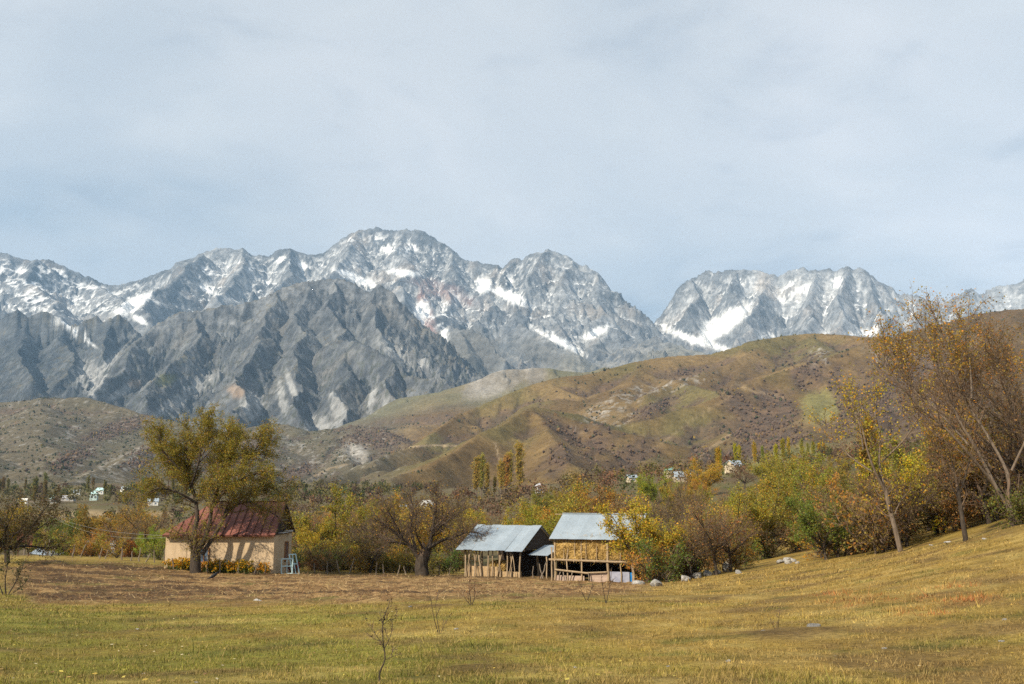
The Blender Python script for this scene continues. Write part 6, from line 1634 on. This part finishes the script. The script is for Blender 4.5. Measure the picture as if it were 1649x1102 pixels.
weed('thistle', 206, 1252, 1018, None, [([(0,-2),(2,14),(4,26)], 0.007, 0.003), ([(0,-2),(-8,12)], 0.006, 0.003)], 'small dry thistle on the low mound between two grey stones', 10, 0.12, 1.0, 0.03, (0.16, 0.10, 0.05), tw=0.006)
weed('edge_shrub', 207, 10, 958, None, [([(0,-3),(-4,24),(0,52)], 0.03, 0.010), ([(2,-2),(14,20),(22,40)], 0.025, 0.008), ([(-4,-2),(-16,22),(-22,44)], 0.025, 0.008), ([(4,-2),(20,10),(28,18)], 0.02, 0.008)],
     'dark leafy shrub at the left picture edge on the meadow', 16, 0.45, 5.0, 0.06, (0.06, 0.07, 0.02), 'shrub', tw=0.009, n_tw=7)

# ------------------------------------------------------------------ the black bird in the mown strip
def bird():
    p = on_ground(343, 936, None)
    o = empty('black_bird', p, R(25)); tag(o, 'black crow-like bird standing in the mown strip below the big tree', 'bird')
    feather = Mat('black_feathers').color((0.012, 0.012, 0.014)).set('Roughness', 0.5)
    me = bpy.data.meshes.new('body')
    pts = [(-0.34, 0, 0.12), (-0.20, 0, 0.18), (-0.05, 0, 0.24), (0.08, 0, 0.31), (0.15, 0, 0.40), (0.20, 0, 0.45), (0.26, 0, 0.45), (0.31, 0, 0.435)]
    rad = [(0.045, 0.012), (0.065, 0.035), (0.10, 0.10), (0.095, 0.10), (0.055, 0.06), (0.05, 0.055), (0.028, 0.026), (0.006, 0.006)]
    me.from_pydata(pts, [(i, i + 1) for i in range(len(pts) - 1)], [])
    b = link(bpy.data.objects.new('body', me), o)
    sk = b.modifiers.new('skin', 'SKIN'); sub = b.modifiers.new('sub', 'SUBSURF'); sub.levels = 2; sub.render_levels = 2
    for v, r in zip(me.skin_vertices[0].data, rad): v.radius = r
    me.skin_vertices[0].data[3].use_root = True
    me.materials.append(feather.m)
    for s in (-1, 1):
        MB().bar((-0.02, s * 0.05, 0.17), (0.01, s * 0.05, 0.0), 0.012, 0.009).bar((0.01, s * 0.05, 0.008), (0.08, s * 0.06, 0.006), 0.008).build('leg', feather, o)
        m = MB(); m.prism([(0.09, s * 0.098, 0.33), (-0.02, s * 0.112, 0.31), (-0.26, s * 0.06, 0.17), (-0.20, s * 0.07, 0.14), (0.02, s * 0.112, 0.22)], (0, s * 0.014, 0)); m.build('wing', feather, o)
bird()

# ------------------------------------------------------------------ fallen leaves, straw litter
rg = np.random.RandomState(77)
n = 900
px = rg.uniform(-60, 1700, n); rr_ = 8.5 * (40 / 8.5) ** rg.rand(n)
sel = rg.rand(n) < np.interp(px, [-60, 300, 700, 1700], [1.0, 0.7, 0.35, 0.3])
px, rr_ = px[sel], rr_[sel]; n = len(px)
a = np.arctan((px - CX) / F_PX); x, y = rr_ * np.sin(a), rr_ * np.cos(a)
C = np.stack([x, y, ground(x, y) + 0.035], -1)
Vl, Fl, Tl = leaves_mesh(rg, C, 0.055)
Vl = Vl.reshape(n, 4, 3); Vl[..., 2] = C[:, None, 2] + (Vl[..., 2] - C[:, None, 2]) * 0.35; Vl = Vl.reshape(-1, 3)
pal = np.array([(0.50, 0.36, 0.08), (0.42, 0.27, 0.10), (0.60, 0.52, 0.33), (0.22, 0.12, 0.06), (0.55, 0.45, 0.10)])[rg.randint(0, 5, n)]
me = mesh_np('fallen_leaves', Vl, Fl, cols={'tint': np.repeat(pal, 4, 0)}, mats=[blade_m.m])
tag(link(bpy.data.objects.new('fallen_leaves', me)), 'yellow and pale fallen leaves strewn over the near meadow', 'leaves', kind='stuff')
n = 26000
px = rg.uniform(0, 1090, n); py = rg.uniform(905, 978, n)
ys = np.interp(py, [905, 925, 945, 962, 980], [73, 67, 46, 35, 27]) + rg.uniform(-2, 2, n)
x = (px - CX) / F_PX * ys; y = ys
zz = zones(x, y); kp = (rg.rand(n) < zz['mown'] * (0.35 + 0.65 * smooth(-0.2, 0.3, zz['n2']))); x, y = x[kp], y[kp]; zk = {k: v[kp] for k, v in zz.items()}; n = len(x)
z = ground(x, y) + zk['mown'] * (0.13 * zk['n2'] + 0.10 * fbm(x / 0.5, y / 0.5, 3, 88) + 0.05) + 0.015
d = rg.normal(0, 1, (n, 3)); d[:, 2] = np.abs(d[:, 2]) * 0.7; d /= np.linalg.norm(d, axis=1, keepdims=True)
s = np.cross(d, rg.normal(0, 1, (n, 3))); s /= np.linalg.norm(s, axis=1, keepdims=True); s *= (0.00028 * np.hypot(x, y))[:, None]
L = rg.uniform(0.05, 0.26, (n, 1)); C = np.stack([x, y, z], -1)
V = np.stack([C - s, C + s, C + d * L], 1).reshape(-1, 3)
pal = np.array([(0.42, 0.28, 0.12), (0.30, 0.17, 0.08), (0.12, 0.07, 0.04), (0.50, 0.37, 0.19), (0.22, 0.12, 0.06)])[rg.randint(0, 5, n)] * rg.uniform(0.7, 1.2, (n, 1))
me = mesh_np('straw_litter', V, faces3=np.arange(3 * n).reshape(-1, 3), cols={'tint': np.repeat(pal, 3, 0)}, mats=[blade_m.m])
tag(link(bpy.data.objects.new('straw_litter', me)), 'brown dry stalks and straw lying over the mown strip', 'straw', kind='stuff')
# ---- the haze between here and the mountains
haze_m = bpy.data.materials.new('haze_air'); haze_m.use_nodes = True
_nt = haze_m.node_tree; _nt.nodes.clear()
_o = _nt.nodes.new('ShaderNodeOutputMaterial'); _v = _nt.nodes.new('ShaderNodeVolumePrincipled')
_v.inputs['Color'].default_value = (0.40, 0.67, 1.0, 1); _v.inputs['Density'].default_value = HAZE_D = 4.3e-5
_v.inputs['Anisotropy'].default_value = 0.0
_nt.links.new(_v.outputs[0], _o.inputs['Volume'])
bm = bmesh.new(); bmesh.ops.create_cube(bm, size=1.0)
for v in bm.verts:
    v.co = Vector((v.co.x * 15000, v.co.y * 23600, (TOP_Z + 25 if v.co.z > 0 else -41)))
me = bpy.data.meshes.new('haze'); bm.to_mesh(me); bm.free(); me.materials.append(haze_m)
tag(link(bpy.data.objects.new('haze', me)), 'pale blue haze over the valley and mountains', 'haze', kind='stuff')
